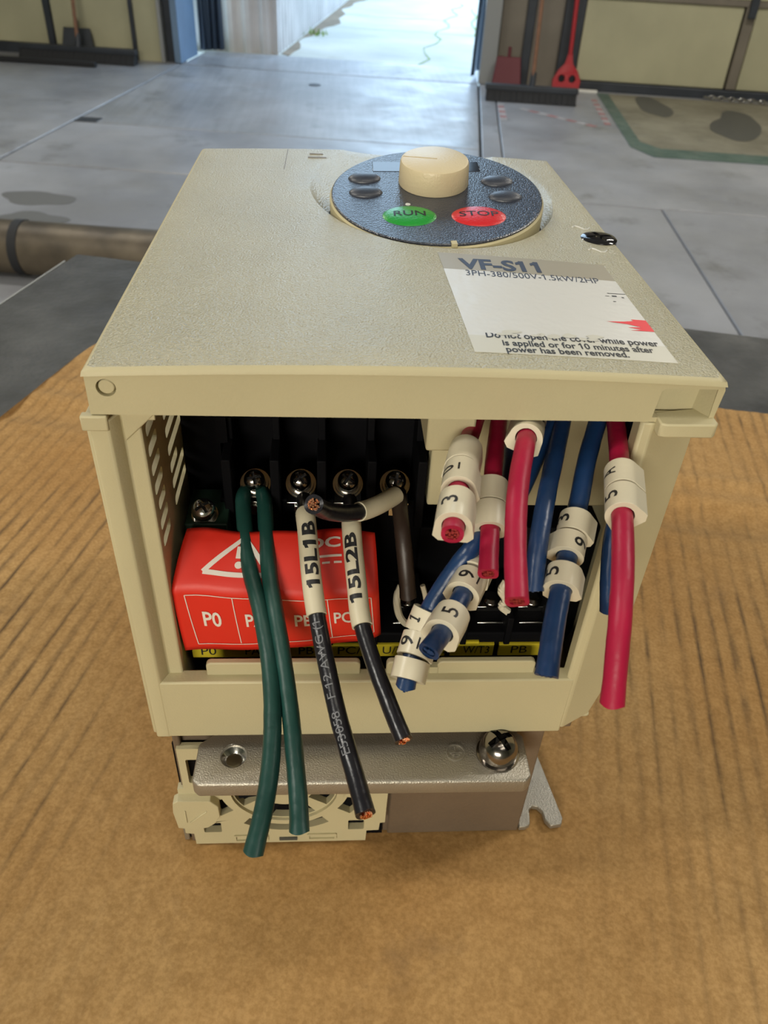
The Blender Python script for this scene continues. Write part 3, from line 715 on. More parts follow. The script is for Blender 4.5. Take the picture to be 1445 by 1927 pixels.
def rt(s, x0, x1, z0, h, bold=.02):
    text_on(mb, s, lambda u, v: rp_(x0+(x1-x0)*u, z0+h*v), M['whiteink'], bold, fine=.2)
rt('DC', .645, .815, .855, .075, .03)
rt('P0', .125, .215, .24, .12); rt('PA', .335, .43, .25, .11); rt('PB', .575, .665, .25, .11); rt('PC', .77, .86, .25, .11)
mb.build('white_lettering', wl, smooth=0)
# cream clips at the lower terminals
mb = MB()
mb.tube(crom([(55.6, 14, 90), (55.0, 12.6, 86.5), (55.8, 11.6, 82.6), (57.6, 11, 80.6), (59.4, 11, 81.8), (60.6, 11.6, 84.6), (62.6, 12, 85.2)], 6), [.5, .6, .7]+[.85]*34, M['marker'], n=8)
mb.tube(crom([(60.6, 13, 90.8), (61.4, 12.4, 88), (61.8, 12.4, 85.5)], 4), .6, M['marker'], n=8)
mb.build('cream_clip', tb)
mb = MB(); mb.tube(crom([(79.4, 13, 92), (78.4, 12, 90), (79.6, 11.6, 88), (79.0, 11.4, 85.8), (80.6, 11.2, 84.2)], 5), .95, M['marker'], n=8); mb.build('cream_clip', tb)
PATHS = {
 'pinkA': ([(70.3,24.0,131.1), (67.7,13.9,133.9), (64.6,3.4,134.7), (62.2,-5.7,135.8), (60.2,-15.4,136.3), (58.4,-24.1,136.3)],
   [(23.3, 31.7, ''), (31.7, 38.5, '0'), (40.8, 48.1, '3')]),
 'pinkB': ([(74.9,24.0,129.8), (73.7,19.7,130.5), (70.8,7.3,130.5), (69.1,-1.2,129.3), (67.7,-10.3,125.6), (66.4,-18.5,123.1)],
   [(25.8, 30.6, ''), (30.6, 35.5, '')]),
 'pinkC': ([(82.3,24.0,133.5), (81.4,21.7,133.9), (76.8,8.3,137.4), (72.9,-4.0,139.1), (69.8,-15.3,137.4), (68.1,-25.0,134.5), (67.2,-33.6,131.5)],
   [(16.2, 27.5, '5')]),
 'pinkD': ([(98.0,24.0,131.9), (94.7,13.5,134.6), (91.1,-1.0,135.1), (87.2,-16.1,134.9), (84.4,-27.3,133.3), (82.5,-35.5,129.2), (81.1,-43.4,120.4)],
   [(30.6, 37.1, 'A'), (37.4, 43.3, '5')]),
 'blueE': ([(86.9,24.0,130.4), (83.6,16.6,130.8), (78.6,7.3,128.2), (74.7,0.5,125.6), (69.5,-5.6,123.6), (64.5,-11.4,122.2), (61.4,-13.1,118.1), (58.0,-15.6,112.8), (56.0,-18.4,109.0), (54.1,-23.2,106.0), (53.2,-26.2,103.7)],
   [(56.5, 60.8, '1'), (61.2, 65.4, '9'), (65.8, 69.5, '')]),
 'blueF': ([(78.4,24.0,123.4), (78.0,22.5,123.2), (74.6,8.6,119.6), (70.4,-1.8,117.3), (66.3,-11.4,119.2), (62.1,-20.0,119.1), (58.6,-27.1,119.4), (55.2,-33.4,120.7)],
   [(36.8, 42.3, ''), (42.7, 47.4, '9'), (52.2, 57.8, '5')]),
 'blueG': ([(88.2,24.0,130.4), (86.2,18.2,131.6), (81.2,3.9,130.6), (77.7,-6.4,128.5), (75.2,-14.7,125.7), (73.7,-21.2,122.0)],
   []),
 'blueH': ([(95.5,24.0,131.5), (92.2,15.3,133.4), (87.8,5.0,131.1), (84.4,-4.5,128.3), (81.0,-13.6,126.0), (78.1,-21.6,123.6), (75.4,-29.3,121.6), (72.9,-37.2,119.3)],
   [(35.6, 40.3, '3'), (40.5, 44.6, '9'), (47.1, 51.4, '5')]),
 'blueI': ([(101.8,24.0,130.3), (100.4,19.3,131.2), (97.9,9.3,129.5), (95.0,1.0,126.7), (91.0,-7.6,123.5), (89.2,-14.4,119.4), (88.5,-19.9,115.5)],
   []),
 'green1': ([(22.2,29.7,105.2), (20.8,25.5,106.2), (21.3,19.6,105.2), (23.0,8.7,101.2), (25.9,-0.4,96.3), (28.0,-9.2,91.8), (29.2,-18.9,89.3), (29.5,-28.1,87.3), (28.9,-36.8,85.8), (27.5,-45.3,84.6)],
   []),
 'green2': ([(23.4,29.7,105.3), (25.2,25.3,106.4), (25.9,19.4,105.4), (27.1,8.5,101.4), (28.9,-0.6,96.4), (30.8,-9.3,91.9), (32.6,-19.7,88.6), (33.8,-28.9,86.7), (34.6,-35.4,85.0), (35.0,-41.3,84.0)],
   []),
 'black1': ([(34.0,25.5,105.4), (34.4,20.0,107.5), (34.8,12.8,111.0), (35.3,9.1,109.5), (36.2,1.5,104.8), (37.4,-5.6,100.7), (39.2,-13.8,96.9), (41.7,-23.9,92.4), (44.1,-32.4,89.9), (46.3,-41.1,88.7)],
   [(13.9, 35.7, '15L1B')]),
 'black2': ([(44.2,25.5,105.2), (44.4,20.0,107.0), (44.3,13.0,108.9), (44.6,7.4,106.7), (45.3,-0.2,103.5), (46.1,-7.7,100.6), (48.4,-15.5,97.3), (50.8,-22.5,95.1), (53.3,-29.5,93.0)],
   [(13.4, 36.4, '15L2B')]),
 'black3': ([(54.0,21.5,109.5), (49.8,15.6,111.3), (46.3,11.9,112.6), (42.4,7.8,115.2), (39.0,3.6,119.2), (37.0,-1.2,124.3)],
   [(0.0, 13.5, '')]),
 'brown': ([(55.1,25.8,107.0), (55.0,21.0,107.3), (55.3,14.3,105.3), (56.0,10.1,100.0), (56.8,7.0,92.8)],
   []),
}

# ================================================================== wires (paths in mm, one thing each)
def wire_frame(C_, cum, s):
    i = 0
    while i < len(cum)-2 and cum[i+1] < s: i += 1
    q = (s-cum[i])/(cum[i+1]-cum[i]); P = C_[i].lerp(C_[i+1], q); T = (C_[min(i+2, len(C_)-1)]-C_[max(i-1, 0)]).normalized()
    V = (REF-P).normalized(); N = (V-T*V.dot(T)).normalized(); L = N.cross(-T).normalized()
    return P, T, N, L
REF = Vector((40, -115, 212))                 # the side of each wire that carries its print
def make_wire(key, name, mat, label, r=1.68, marks=(), core='copper', cut=0.35, group=None, rolls=None, sleeve_r=2.02, wtext=None, endtilt=0.0, print_mat=None):
    P, mk = PATHS[key]; C_ = crom(P, 12); cum = [0.0]
    for a, b in zip(C_, C_[1:]): cum.append(cum[-1]+(b-a).length)
    Lt = cum[-1]
    w_ = thing(name, label, 'wire', P[0], group or ('small control wires on the right' if name == 'control_wire' else 'thick power wires on the left'))
    n = 20; rings = []
    for i, p in enumerate(C_):
        t = (C_[min(i+1, len(C_)-1)]-C_[max(i-1, 0)]).normalized(); _, _, N, L = wire_frame(C_, cum, cum[i]); N = (N-t*N.dot(t)).normalized(); L = t.cross(N)
        ring = []
        for k in range(n):
            a = 2*math.pi*k/n; d = N*math.cos(a)+L*math.sin(a); rr = r*(1+.03*noise.noise(p*.25+d*1.3)+.02*noise.noise(p*.9+d*3))
            if cum[i] > Lt-3: rr *= 1+.05*(cum[i]-Lt+3)/3
            sh = 0
            if i == len(C_)-1: sh = endtilt*math.cos(a)+ .12*math.sin(3*a+1)
            ring.append(p+d*rr+t*sh)
        rings.append(ring)
    mb = MB()
    t = (C_[-1]-C_[-2]).normalized(); last = rings[-1]; cen = sum(last, Vector())/n
    inner = [cen+(q-cen)*.62 for q in last]; deep = [q-t*.5 for q in inner]
    mb.rings(rings+[inner, deep], mat, cap=False)
    mb.add(rings[0], [tuple(range(n))], mat)
    ins = mb.build('insulation', w_, smooth=50)
    # strands at the cut end
    mb = MB(); _, T, N, L = wire_frame(C_, cum, Lt)
    random.seed(sum(ord(c) for c in key))
    e = (last[0]-cen).normalized(); f_ = T.cross(e)
    for k in range(19):
        rr = 0 if k == 0 else (r*.27 if k < 7 else r*.52); a = k*1.05+.3*(k > 6)*k
        tilt = e*rr*math.cos(a)+f_*rr*math.sin(a)
        p0 = cen+tilt-T*.9; p1 = cen+tilt*1.05+T*(random.uniform(-.25, .25)+cut+endtilt*(rr*math.cos(a))/r)
        mb.tube([p0, (p0+p1)/2, p1], r*.135, M[core], n=6)
    mb.build('conductor', w_, smooth=40)['kind'] = 'stuff'
    rolls = rolls or [0]*len(mk)
    for (s0, s1, txt), roll in zip(mk, rolls):
        if key in ('black1', 'black2', 'black3'):
            R_ = sleeve_r; rs = []; m = 26
            ss = [s0+(s1-s0)*i/16 for i in range(17)]
            for s in ss:
                p, t_, N, L = wire_frame(C_, cum, s); rs.append([p+(N*math.cos(2*math.pi*k/24)+L*math.sin(2*math.pi*k/24))*R_*(1+.015*noise.noise(p*.3)) for k in range(24)])
            def shrink(ring, q, dz=Vector()): c = sum(ring, Vector())/len(ring); return [c+(v-c)*q+dz for v in ring]
            rs = [shrink(rs[0], .84), ] + rs + [shrink(rs[-1], .84), shrink(rs[-3], .84)]
            mb = MB(); mb.rings(rs, M['sleeve'], cap=True); sl_ = mb.build('number_sleeve' if txt else 'blank_sleeve', w_, smooth=50)
            if txt:
                tl, hh, sm, ph0 = wtext
                def f(u, v):
                    s = s0+sm+tl*(1-u); p, t_, N, L = wire_frame(C_, cum, s); a = (v-.5)*hh/R_+ph0
                    return p+(N*math.cos(a)+L*math.sin(a))*(R_+.05)
                mb = MB(); text_on(mb, txt, f, M['ink'], .035, fine=.12); mb.build('printed_number', sl_, smooth=0)
        else:
            p, t_, N, L = wire_frame(C_, cum, (s0+s1)/2); h = (s1-s0)/2-.06
            Nr = N*math.cos(roll)+L*math.sin(roll); Lr = L*math.cos(roll)-N*math.sin(roll)
            ctr = p-Nr*.35
            T_ = Matrix((Lr, Nr, Lr.cross(Nr))).transposed().to_4x4(); T_.translation = ctr
            R0 = 2.95
            prof = [(R0*math.cos(rad(a)), R0*math.sin(rad(a))) for a in range(0, 181, 9)] + [(-3.15, -1.3), (-3.2, -1.9), (-2.3, -2.75), (2.3, -2.75), (3.2, -1.9), (3.15, -1.3)]
            mb = MB(); plate(mb, prof, [circ(0, .2, 1.86, 24)], 2*h, M['marker'], T_)
            mk_ = mb.build('wire_marker', w_, smooth=28, bevel=.12)
            mk_['label'] = ('cream wire marker printed ' + txt) if txt else 'blank cream wire marker'
            if txt:
                ph0 = marks[txt] if isinstance(marks, dict) and txt in marks else .25
                rev = Lr.cross(Nr).dot(t_)
                gw = 1.75 if txt != '1' else 1.0
                def f(u, v):
                    a = (v-.5)*2.7/R0+ph0
                    x = (u-.5)*gw
                    d = Nr*math.cos(a-roll)+(L*math.cos(roll)-N*math.sin(roll))*math.sin(a-roll)
                    return ctr+d*(R0+.04)-t_*x
                mb = MB(); text_on(mb, txt, f, M['ink'], .012, fine=.15)
                if txt in ('0', '9') and key != 'blueH':
                    mb.add([f(-.1, -.30), f(1.1, -.30), f(1.1, -.42), f(-.1, -.42)], [(0, 1, 2, 3)], M['ink'])
                mb.build('printed_digit', mk_, smooth=0)
    if print_mat:
        txt, sa, sb, hh = print_mat
        def f(u, v):
            s = sb+(sa-sb)*u; p, t_, N, L = wire_frame(C_, cum, s); a = (v-.5)*hh/r+.25
            return p+(N*math.cos(a)+L*math.sin(a))*(r*1.04+.03)
        mb = MB(); text_on(mb, txt, f, M['greyink'], 0, fine=.3); mb.build('printed_text', w_, smooth=0)
    return w_
PI_ = math.pi
make_wire('pinkA', 'control_wire', M['pink'], 'short crimson wire with markers 0 and 3, cut end beside the black terminals', core='dullcop', cut=0, rolls=[.1, .25, .05], marks={'0': .95, '3': .45})
make_wire('pinkB', 'control_wire', M['pink'], 'crimson wire with two blank cream markers, second crimson wire from the left', core='dullcop', cut=0, rolls=[-.3, -.3])
make_wire('pinkC', 'control_wire', M['pink'], 'crimson wire bare below a marker tucked under the cover, between the other crimson wires', r=1.72, core='dullcop', cut=0, rolls=[-.2], marks={'5': -.9})
make_wire('pinkD', 'control_wire', M['pink'], 'longest crimson wire, hanging furthest down at the right, with markers A and 5', r=1.72, core='dullcop', cut=-.3, rolls=[.55, .55], marks={'A': .8, '5': .75}, endtilt=.5)
make_wire('blueE', 'control_wire', M['blue'], 'blue wire slanting down left to markers 1 and 9 and a blank one', core='blue', cut=0, rolls=[.3, .3, .1], marks={'1': .75, '9': .7}, endtilt=.8)
make_wire('blueF', 'control_wire', M['blue'], 'short blue wire with marker 9 above marker 5, ending over the yellow strip', core='blue', cut=0, rolls=[.1, 0, 0], marks={'9': .35, '5': .2}, endtilt=.8)
make_wire('blueG', 'control_wire', M['blue'], 'blue wire without any marker, hanging right of the middle crimson wire', core='blue', cut=-.2, endtilt=.8)
make_wire('blueH', 'control_wire', M['blue'], 'blue wire with markers 3, 9 and 5, ending over the cream front panel', r=1.75, core='blue', cut=-.3, rolls=[.5, -.5, .2], marks={'3': .9, '9': -.75, '5': .8}, endtilt=.8)
make_wire('blueI', 'control_wire', M['blue'], 'blue wire mostly hidden behind the longest crimson wire', core='blue', cut=-.3, endtilt=.8)
make_wire('green1', 'power_wire', M['green'], 'dark green wire on the left, the lower hanging of the two green ones', r=1.7, cut=-1.5, endtilt=1.3)
make_wire('green2', 'power_wire', M['green'], 'dark green wire on the right, the shorter of the two green ones', r=1.7, cut=-1.5, endtilt=1.2)
make_wire('black1', 'power_wire', M['blackw'], 'longer black wire with grey print and sleeve marked 15L1B', r=1.68, wtext=(14.0, 2.6, 2.6, -.15), print_mat=('E53058   F 12 AWG (1', 37.5, 63.5, 1.5))
make_wire('black2', 'power_wire', M['blackw'], 'shorter black wire with sleeve marked 15L2B', r=1.6, wtext=(15.5, 2.4, 3.2, .25))
make_wire('black3', 'power_wire', M['blackw'], 'stub of black wire with blank sleeve, its copper cut end facing out', r=1.75, cut=.3)
make_wire('brown', 'power_wire', M['brownw'], 'dark brownish wire dropping in the shade from the fourth terminal screw', r=1.75, cut=0)

# ================================================================== cardboard and bench
def cardboard():
    T = Matrix.Rotation(rad(-14), 4, 'Z')           # sheet frame: its Y runs along the flutes
    Ti = T.inverted()
    edge = [(-330, -330), (-330, 20), (-190, 150), (-160, 182), (-143, 205), (-131, 222), (-126, 228), (-121, 238), (-116, 262), (-112, 285), (-105, 306), (-99, 318), (-80, 333), (-40, 345), (40, 344), (120, 322), (190, 284), (228, 262), (244, 254.5), (262, 250), (281, 246), (330, 232), (400, 200), (420, 60), (420, -330)]
    E_ = []
    for (x0, y0), (x1, y1) in zip(edge, edge[1:]+edge[:1]):
        m = max(1, int(math.hypot(x1-x0, y1-y0)/4))
        for i in range(m):
            x = x0+(x1-x0)*i/m; y = y0+(y1-y0)*i/m; d = noise.noise(Vector((x*.09, y*.09, 3)))*1.6+noise.noise(Vector((x*.4, y*.4, 8)))*.5; E_.append((x+d, y+d))
    loc = [Ti @ Vector((x, y, 0)) for x, y in E_]
    bm = bmesh.new(); xs = [p.x for p in loc]; ys = [p.y for p in loc]
    step = 1.35; stepy = 4.0
    # scanline grid clipped to the outline
    import bisect
    def inside(x, y):
        c = False; n = len(loc)
        for i in range(n):
            a, b = loc[i], loc[i-1]
            if (a.y > y) != (b.y > y) and x < (b.x-a.x)*(y-a.y)/(b.y-a.y)+a.x: c = not c
        return c
    def crossings(x):
        r = []
        n = len(loc)
        for i in range(n):
            a, b = loc[i], loc[i-1]
            if (a.x > x) != (b.x > x): r.append((b.y-a.y)*(x-a.x)/(b.x-a.x)+a.y)
        return min(r), max(r)
    cols = []; x = min(xs)+.5; NYC = 150
    def hgt(x, y):
        z = 0.0
        for yc, wd, h in ((233, 4, 1.6), (216, 5, 1.8), (201, 9, -1.0), (187, 4, 1.5), (176, 5, 1.0)):
            yy = yc+3*math.sin(x*.03); fade = 1
            z += h*math.exp(-((y-yy)/wd)**2)*fade
        z += .05*math.cos(2*math.pi*x/6.2)
        if not (-20 < x < 112+0 and -20 < y < 175): z += .8*noise.noise(Vector((x*.013, y*.013, 1)))
        return z-.45
    while x < max(xs)-.5:
        lo, hi = crossings(x); cols.append([Vector((x, lo+(hi-lo)*j/NYC, 0)) for j in range(NYC+1)]); x += step
    vs = []; fl = []
    for c in cols:
        for p in c:
            z = hgt(p.x, p.y); w = T @ Vector((p.x, p.y, 0))
            if -6 < w.x < 112 and -2 < w.y < 146: z = min(z, -0.05)
            vs.append(((p.x)*S, (p.y)*S, z*S))
            side = max(0, min(1, (abs(w.x-45)-55)/45)); low = max(0, min(1, (w.y+45)/60)); wt = .12+.88*side*(.25+.75*low)
            fl.append(wt*max(0, -math.cos(2*math.pi*(p.x+.8*noise.noise(Vector((p.x*.02, p.y*.02, 5))))/6.2))**2.5)
    nt = len(vs); n1 = NYC+1; fs = []
    for i in range(len(cols)-1):
        for j in range(NYC): a = i*n1+j; fs.append((a, a+n1, a+n1+1, a+1))
    vs += [(x, y, -4.2*S) for x, y, z in vs]
    fs2 = [(i+nt, l+nt, k+nt, j+nt) for i, j, k, l in fs]
    side = []
    for i in range(len(cols)-1):
        a = i*n1; side.append((a, a+nt, a+n1+nt, a+n1)); a = i*n1+NYC; side.append((a, a+n1, a+n1+nt, a+nt))
    for j in range(NYC):
        side.append((j, j+1, j+1+nt, j+nt)); a = (len(cols)-1)*n1+j; side.append((a, a+nt, a+1+nt, a+1))
    me = bpy.data.meshes.new('cardboard_sheet'); me.from_pydata(vs, [], fs+fs2+side); me.materials.append(M['card'])
    at = me.attributes.new('flute', 'FLOAT', 'POINT'); at.data.foreach_set('value', fl+[0.0]*nt)
    me.polygons.foreach_set('use_smooth', [True]*len(me.polygons)); me.set_sharp_from_angle(angle=rad(50)); me.update()
    o = bpy.data.objects.new('cardboard_sheet', me); C.objects.link(o); o.rotation_euler = (0, 0, rad(-14))
    tag(o, 'brown creased corrugated cardboard sheet under the motor drive', 'cardboard')
cardboard()

BT = Matrix.Translation((-152, 474, 0)) @ Matrix.Rotation(rad(-14.2), 4, 'Z')    # bench frame, origin at its far left corner
bench = thing('workbench', 'dark stained workbench top under the cardboard with a pale left edge', 'workbench', (200, 200, FLOOR))
mb = MB(); mb.box((0.8, -1000, -34), (1500, 0, -4.4), M['bench'], BT); mb.build('bench_top', bench, bevel=1.2)
mb = MB(); mb.box((-0.6, -420, -12), (0.6, -16, -4.3), M['greytrim'], BT); mb.build('edge_strip', bench)['label'] = 'pale blue grey metal edge strip'
for x, y in ((40, -60), (1440, -60), (40, -940), (1440, -940)):
    mb = MB(); mb.box((x-30, y-30, FLOOR), (x+30, y+30, -34), M['steeldark'], BT); mb.build('leg', bench, bevel=2)
mb = MB()
for a, b in (((60, -940), (1440, -900)), ((60, -100), (1440, -60))): mb.box((a[0], a[1], -120), (b[0], b[1], -60), M['steeldark'], BT)
mb.build('apron_rail', bench)

# ================================================================== the hall
def sbox(name, u0, u1, v0, v1, z0, z1, mat, parent=None, bevel=0.0):
    mb = MB(); T = Matrix((E1, E2, Vector((0, 0, 1)))).transposed().to_4x4(); T.translation = Vector((CAM.x, CAM.y, FLOOR))
    mb.box((u0, v0, z0), (u1, v1, z1), mat, T)
    c = T @ Vector(((u0+u1)/2, (v0+v1)/2, (z0+z1)/2))
    return mb.build(name, parent, bevel=bevel, loc=c)
HT = Matrix((E1, E2, Vector((0, 0, 1)))).transposed().to_4x4(); HT.translation = Vector((CAM.x, CAM.y, FLOOR))
fl = struct(sbox('floor', -7000, 7000, -4500, 6560, -140, -30, M['hole']))
def slab(u0, u1, v0, v1, mat=None, z1=0): return sbox('slab', u0, u1, v0, v1, -60, z1, mat or M['floor'], fl, bevel=6)
slab(-6990, -2070, 3614, 6535); slab(-2056, 146, 4460, 6440, M['floorbr']); slab(-2056, 146, 3614, 4454)
slab(158, 262, 3614, 6535); slab(268, 6990, 3614, 6535)
slab(-6990, 936, -4490, 3602); slab(942, 6990, -4490, 3602)
ap = struct(sbox('ground', -14000, 14000, 7150, 40000, -160, -8, M['apron']))
mb = MB()
def gpts(L): return [HT @ Vector((u, v, -4)) for u, v in L]
def crack(L, w):
    P = gpts(L); vs = []; 
    for i, p in enumerate(P):
        d = (P[min(i+1, len(P)-1)]-P[max(i-1, 0)]).normalized(); nn = Vector((-d.y, d.x, 0))*w*(.6+.8*random.random()); vs += [p+nn, p-nn]
    mb.add(vs, [(2*i, 2*i+1, 2*i+3, 2*i+2) for i in range(len(P)-1)], M['grass'])
random.seed(2)
crack([(-330+60*math.sin(k*1.7)+k*16, 7200+k*330) for k in range(18)], 6); crack([(-1500+k*260, 9300+30*math.sin(k*2)) for k in range(18)], 7); crack([(-1500+k*260, 10500+30*math.sin(k*2)) for k in range(18)], 6); crack([(120+30*math.sin(k*1.3), 9300+k*300) for k in range(10)], 8)
mb.build('pavement_crack', ap)
th_ = struct(sbox('door_1', -2056, 146, 6446, 7146, -160, 2, M['floorbr'], None, bevel=8)); th_.name = 'trim_3'
# back wall with its opening, side walls, ceiling
WALLH = 6200
wb = struct(sbox('wall_back', -7000, -2420, 6520, 6600, -30, WALLH, M['wallcream']))
for u0, u1 in ((-6990, -5100), (-5090, -4060), (-4050, -3066), (-3010, -2416)): sbox('panel', u0, u1, 6500, 6522, 70, 5600, M['wallcream'], wb, 3)
sbox('post', -3062, -3014, 6480, 6522, 0, 5600, M['steeldark'], wb, 4); sbox('post', -3030, -3008, 6466, 6482, 380, 420, M['steeldark'], wb, 4)
sbox('base_rail', -6990, -2420, 6490, 6522, 0, 66, M['steeldark'], wb, 3)
sbox('post', -2420, -2392, 6470, 6522, 0, 5600, M['steeldark'], wb, 3)
sbox('panel', -2400, -2190, 6500, 6600, -30, 5600, M['wallcream'], wb, 3)
sbox('post', -2212, -2186, 6470, 6530, 0, 5600, M['greytrim'], wb, 3)
struct(sbox('trim_1', -2186, -2110, 6538, 6760, -30, 5600, M['steeldark'], None, 3))
struct(sbox('trim_2', -2108, -2060, 6460, 6900, 3, 5600, M['bluejamb'], None, 3))
wr = struct(sbox('wall_right', 262, 7000, 6560, 6640, -30, WALLH, M['wallbrown']))
sbox('panel', 268, 440, 6530, 6562, 0, 5600, M['wallbrown'], wr, 3); sbox('post', 440, 500, 6510, 6562, 0, 5600, M['steeldark'], wr, 3)
sbox('panel', 502, 700, 6530, 6562, 0, 5600, M['wallbrown'], wr, 3); sbox('post', 700, 838, 6500, 6562, 0, 5600, M['steeldark'], wr, 3)
sbox('panel', 840, 1900, 6490, 6562, 64, 560, M['wallcream'], wr, 4); sbox('panel', 1990, 3400, 6490, 6562, 64, 560, M['wallcream'], wr, 4)
sbox('panel', 840, 3400, 6490, 6562, 600, 1180, M['wallcream'], wr, 4); sbox('panel', 840, 3400, 6490, 6562, 1200, 1800, M['wallcream'], wr, 4)
sbox('rail', 840, 3400, 6478, 6562, 562, 598, M['wallbrown'], wr, 3); sbox('stile', 1912, 1980, 6470, 6562, 66, 560, M['wallbrown'], wr, 3)
sbox('hinge', 1925, 1975, 6440, 6480, 500, 640, M['steeldark'], wr, 3)
sbox('bottom_seal', 840, 3400, 6460, 6562, 0, 60, M['steeldark'], wr, 6)
struct(sbox('trim_4', 148, 262, 6450, 6560, 2, 5600, M['greytrim'], None, 3)); 
struct(sbox('wall_left', -7080, -7000, -4500, 6600, -30, WALLH, M['wallcream'])); struct(sbox('wall_front', -7000, 7000, -4580, -4500, -30, WALLH, M['wallcream']))
struct(sbox('wall_far_right', 7000, 7080, -4500, 6600, -30, WALLH, M['wallcream']))
struct(sbox('ceiling', -7080, 7080, -4580, 6640, WALLH, WALLH+80, M['ceil']))
wl2 = struct(sbox('wall_top', -2420, 262, 6520, 6600, 5600, WALLH, M['wallcream']))
# curtains at the opening
def curtain(name, u0, u1, v0, v1, label, grp=None):
    n = 26; rows = []
    for j in range(7):
        z = 30+j*920; rows.append([HT @ Vector((u0+(u1-u0)*i/n+14*math.sin(j*1.3+i*.3), v0+(v1-v0)*i/n+22*math.sin(i*1.25+j*.5), z)) for i in range(n+1)])
    mb = MB(); vs = [p for r in rows for p in r]; fs = [(j*(n+1)+i, j*(n+1)+i+1, (j+1)*(n+1)+i+1, (j+1)*(n+1)+i) for j in range(6) for i in range(n)]
    mb.add(vs, fs, M['curtain']); c = HT @ Vector(((u0+u1)/2, (v0+v1)/2, 30))
    o = mb.build(name, smooth=80, loc=c); md = o.modifiers.new('t', 'SOLIDIFY'); md.thickness = .004; tag(o, label, 'curtain', 'weather curtains at the opening'); return o
curtain('door_curtain', -2056, -1905, 6960, 7060, 'dark blue weather curtain at the left side of the opening')
curtain('door_curtain', 92, 146, 6560, 6900, 'dark blue weather curtain at the right side of the opening')
# ribbed pale sheet wall outside
def ribbed(path, h):
    P = [Vector((u, v, 0)) for u, v in path]; L = []
    for a, b in zip(P, P[1:]):
        m = int((b-a).length/35); d = (b-a).normalized(); nn = Vector((-d.y, d.x, 0))
        for i in range(m): L.append(a.lerp(b, i/m)+nn*(14 if (i//2) % 2 else -14))
    mb = MB(); vs = [HT @ Vector((p.x, p.y, -8)) for p in L]+[HT @ Vector((p.x, p.y, h)) for p in L]; n = len(L)
    mb.add(vs, [(i, i+1, n+i+1, n+i) for i in range(n-1)], M['ribwall']); return mb.build('wall_outside', smooth=0)
struct(ribbed([(-2600, 7260), (-1500, 7240), (-1600, 15000)], 2600))
for name, (u, v), lab in (('weed_tuft', (-1420, 8600), 'small green weed growing at the foot of the ribbed wall outside'),):
    mb = MB(); random.seed(3); b0 = HT @ Vector((u, v, -2.5))
    for k in range(26):
        a = random.random()*6.28; l = 25+random.random()*35; x = b0+Vector((random.uniform(-130, 130), random.uniform(-130, 130), 0)); t = x+Vector((math.cos(a)*l*.6, math.sin(a)*l*.6, l)); sd = Vector((-math.sin(a), math.cos(a), 0))*9
        mb.add([x-sd, x+sd, t], [(0, 1, 2)], M['grass'])
    o = mb.build(name, smooth=0, loc=b0); tag(o, lab, 'weed', kind='stuff')
# joint covers and spots on the floor
def flat(name, L, mat, label, cat, z=1.5, grp=None, z0=0.2):
    c = HT @ Vector((sum(p[0] for p in L)/len(L), sum(p[1] for p in L)/len(L), 0))
    mb = MB(); mb.prism(L, z0, z, mat, HT); o = mb.build(name, smooth=0, loc=c); tag(o, label, cat, grp or ('dark stains on the floor' if name == 'wet_stain' else None)); return o
def blob(cx, cy, rx, ry, seed, n=28, rot=0.0):
    out = []
    for i in range(n):
        a = 2*math.pi*i/n; k = 1+.38*noise.noise(Vector((math.cos(a)*1.2, math.sin(a)*1.2, seed))); x, y = rx*k*math.cos(a), ry*k*math.sin(a)
        out.append((cx+x*math.cos(rot)-y*math.sin(rot), cy+x*math.sin(rot)+y*math.cos(rot)))
    return out
mb = MB(); L = [(-1470, 7300), (-1540, 12500)]+[(-1390+60*math.sin(v*.0021)+35*math.sin(v*.0067), v) for v in range(12500, 7200, -220)]; mb.prism(L, -7.5, -3, M['soil'], HT); o = mb.build('soil_strip', smooth=0, loc=HT @ Vector((-1330, 10200, -7))); tag(o, 'brown soil strip along the foot of the ribbed wall outside', 'soil')
flat('floor_plug', circ(-981, 5976, 42, 16), M['steeldark'], 'small dark plug in the bright broomed floor slab', 'floor plug', 4)
flat('floor_plate', [(-2050, 4462), (-1930, 4462), (-1930, 4560), (-2050, 4560)], M['steeldark'], 'small dark plate at the near end of the long floor joint', 'floor plate', 3)
# stained pad with green painted border at the right
flat('painted_border', [(1000, 6380), (1078, 6380), (1060, 4900), (1150, 4760), (4200, 4760), (4200, 4560), (1080, 4560), (985, 4760)], M['greenpaint'], 'worn dark green painted border line around the stained floor at right', 'floor marking', 3)
pad = flat('stained_pad', [(1079, 6380), (1061, 4901), (1151, 4761), (4200, 4761), (4200, 6380)], M['padm'], 'tan stained floor pad inside the green border at right', 'floor pad', 2.5)
for i, (L, lab) in enumerate(((blob(1780, 5560, 150, 480, 1.0, rot=-.25), 'large dark wet stain on the tan floor pad'), (blob(1330, 6010, 110, 330, 5.0), 'smaller dark stain at the back of the tan floor pad'))):
    flat('wet_stain', L, M['wet'], lab, 'stain', 4.4, z0=2.9)
flat('wet_stain', blob(-1640, 3120, 150, 90, 7.0), M['damp'], 'dark damp patch on the grey floor near the left', 'stain', 1.2)
flat('wet_stain', blob(-1560, 2880, 130, 70, 9.0), M['damp'], 'faint damp patch in front of the darker one on the left floor', 'stain', 1.2)
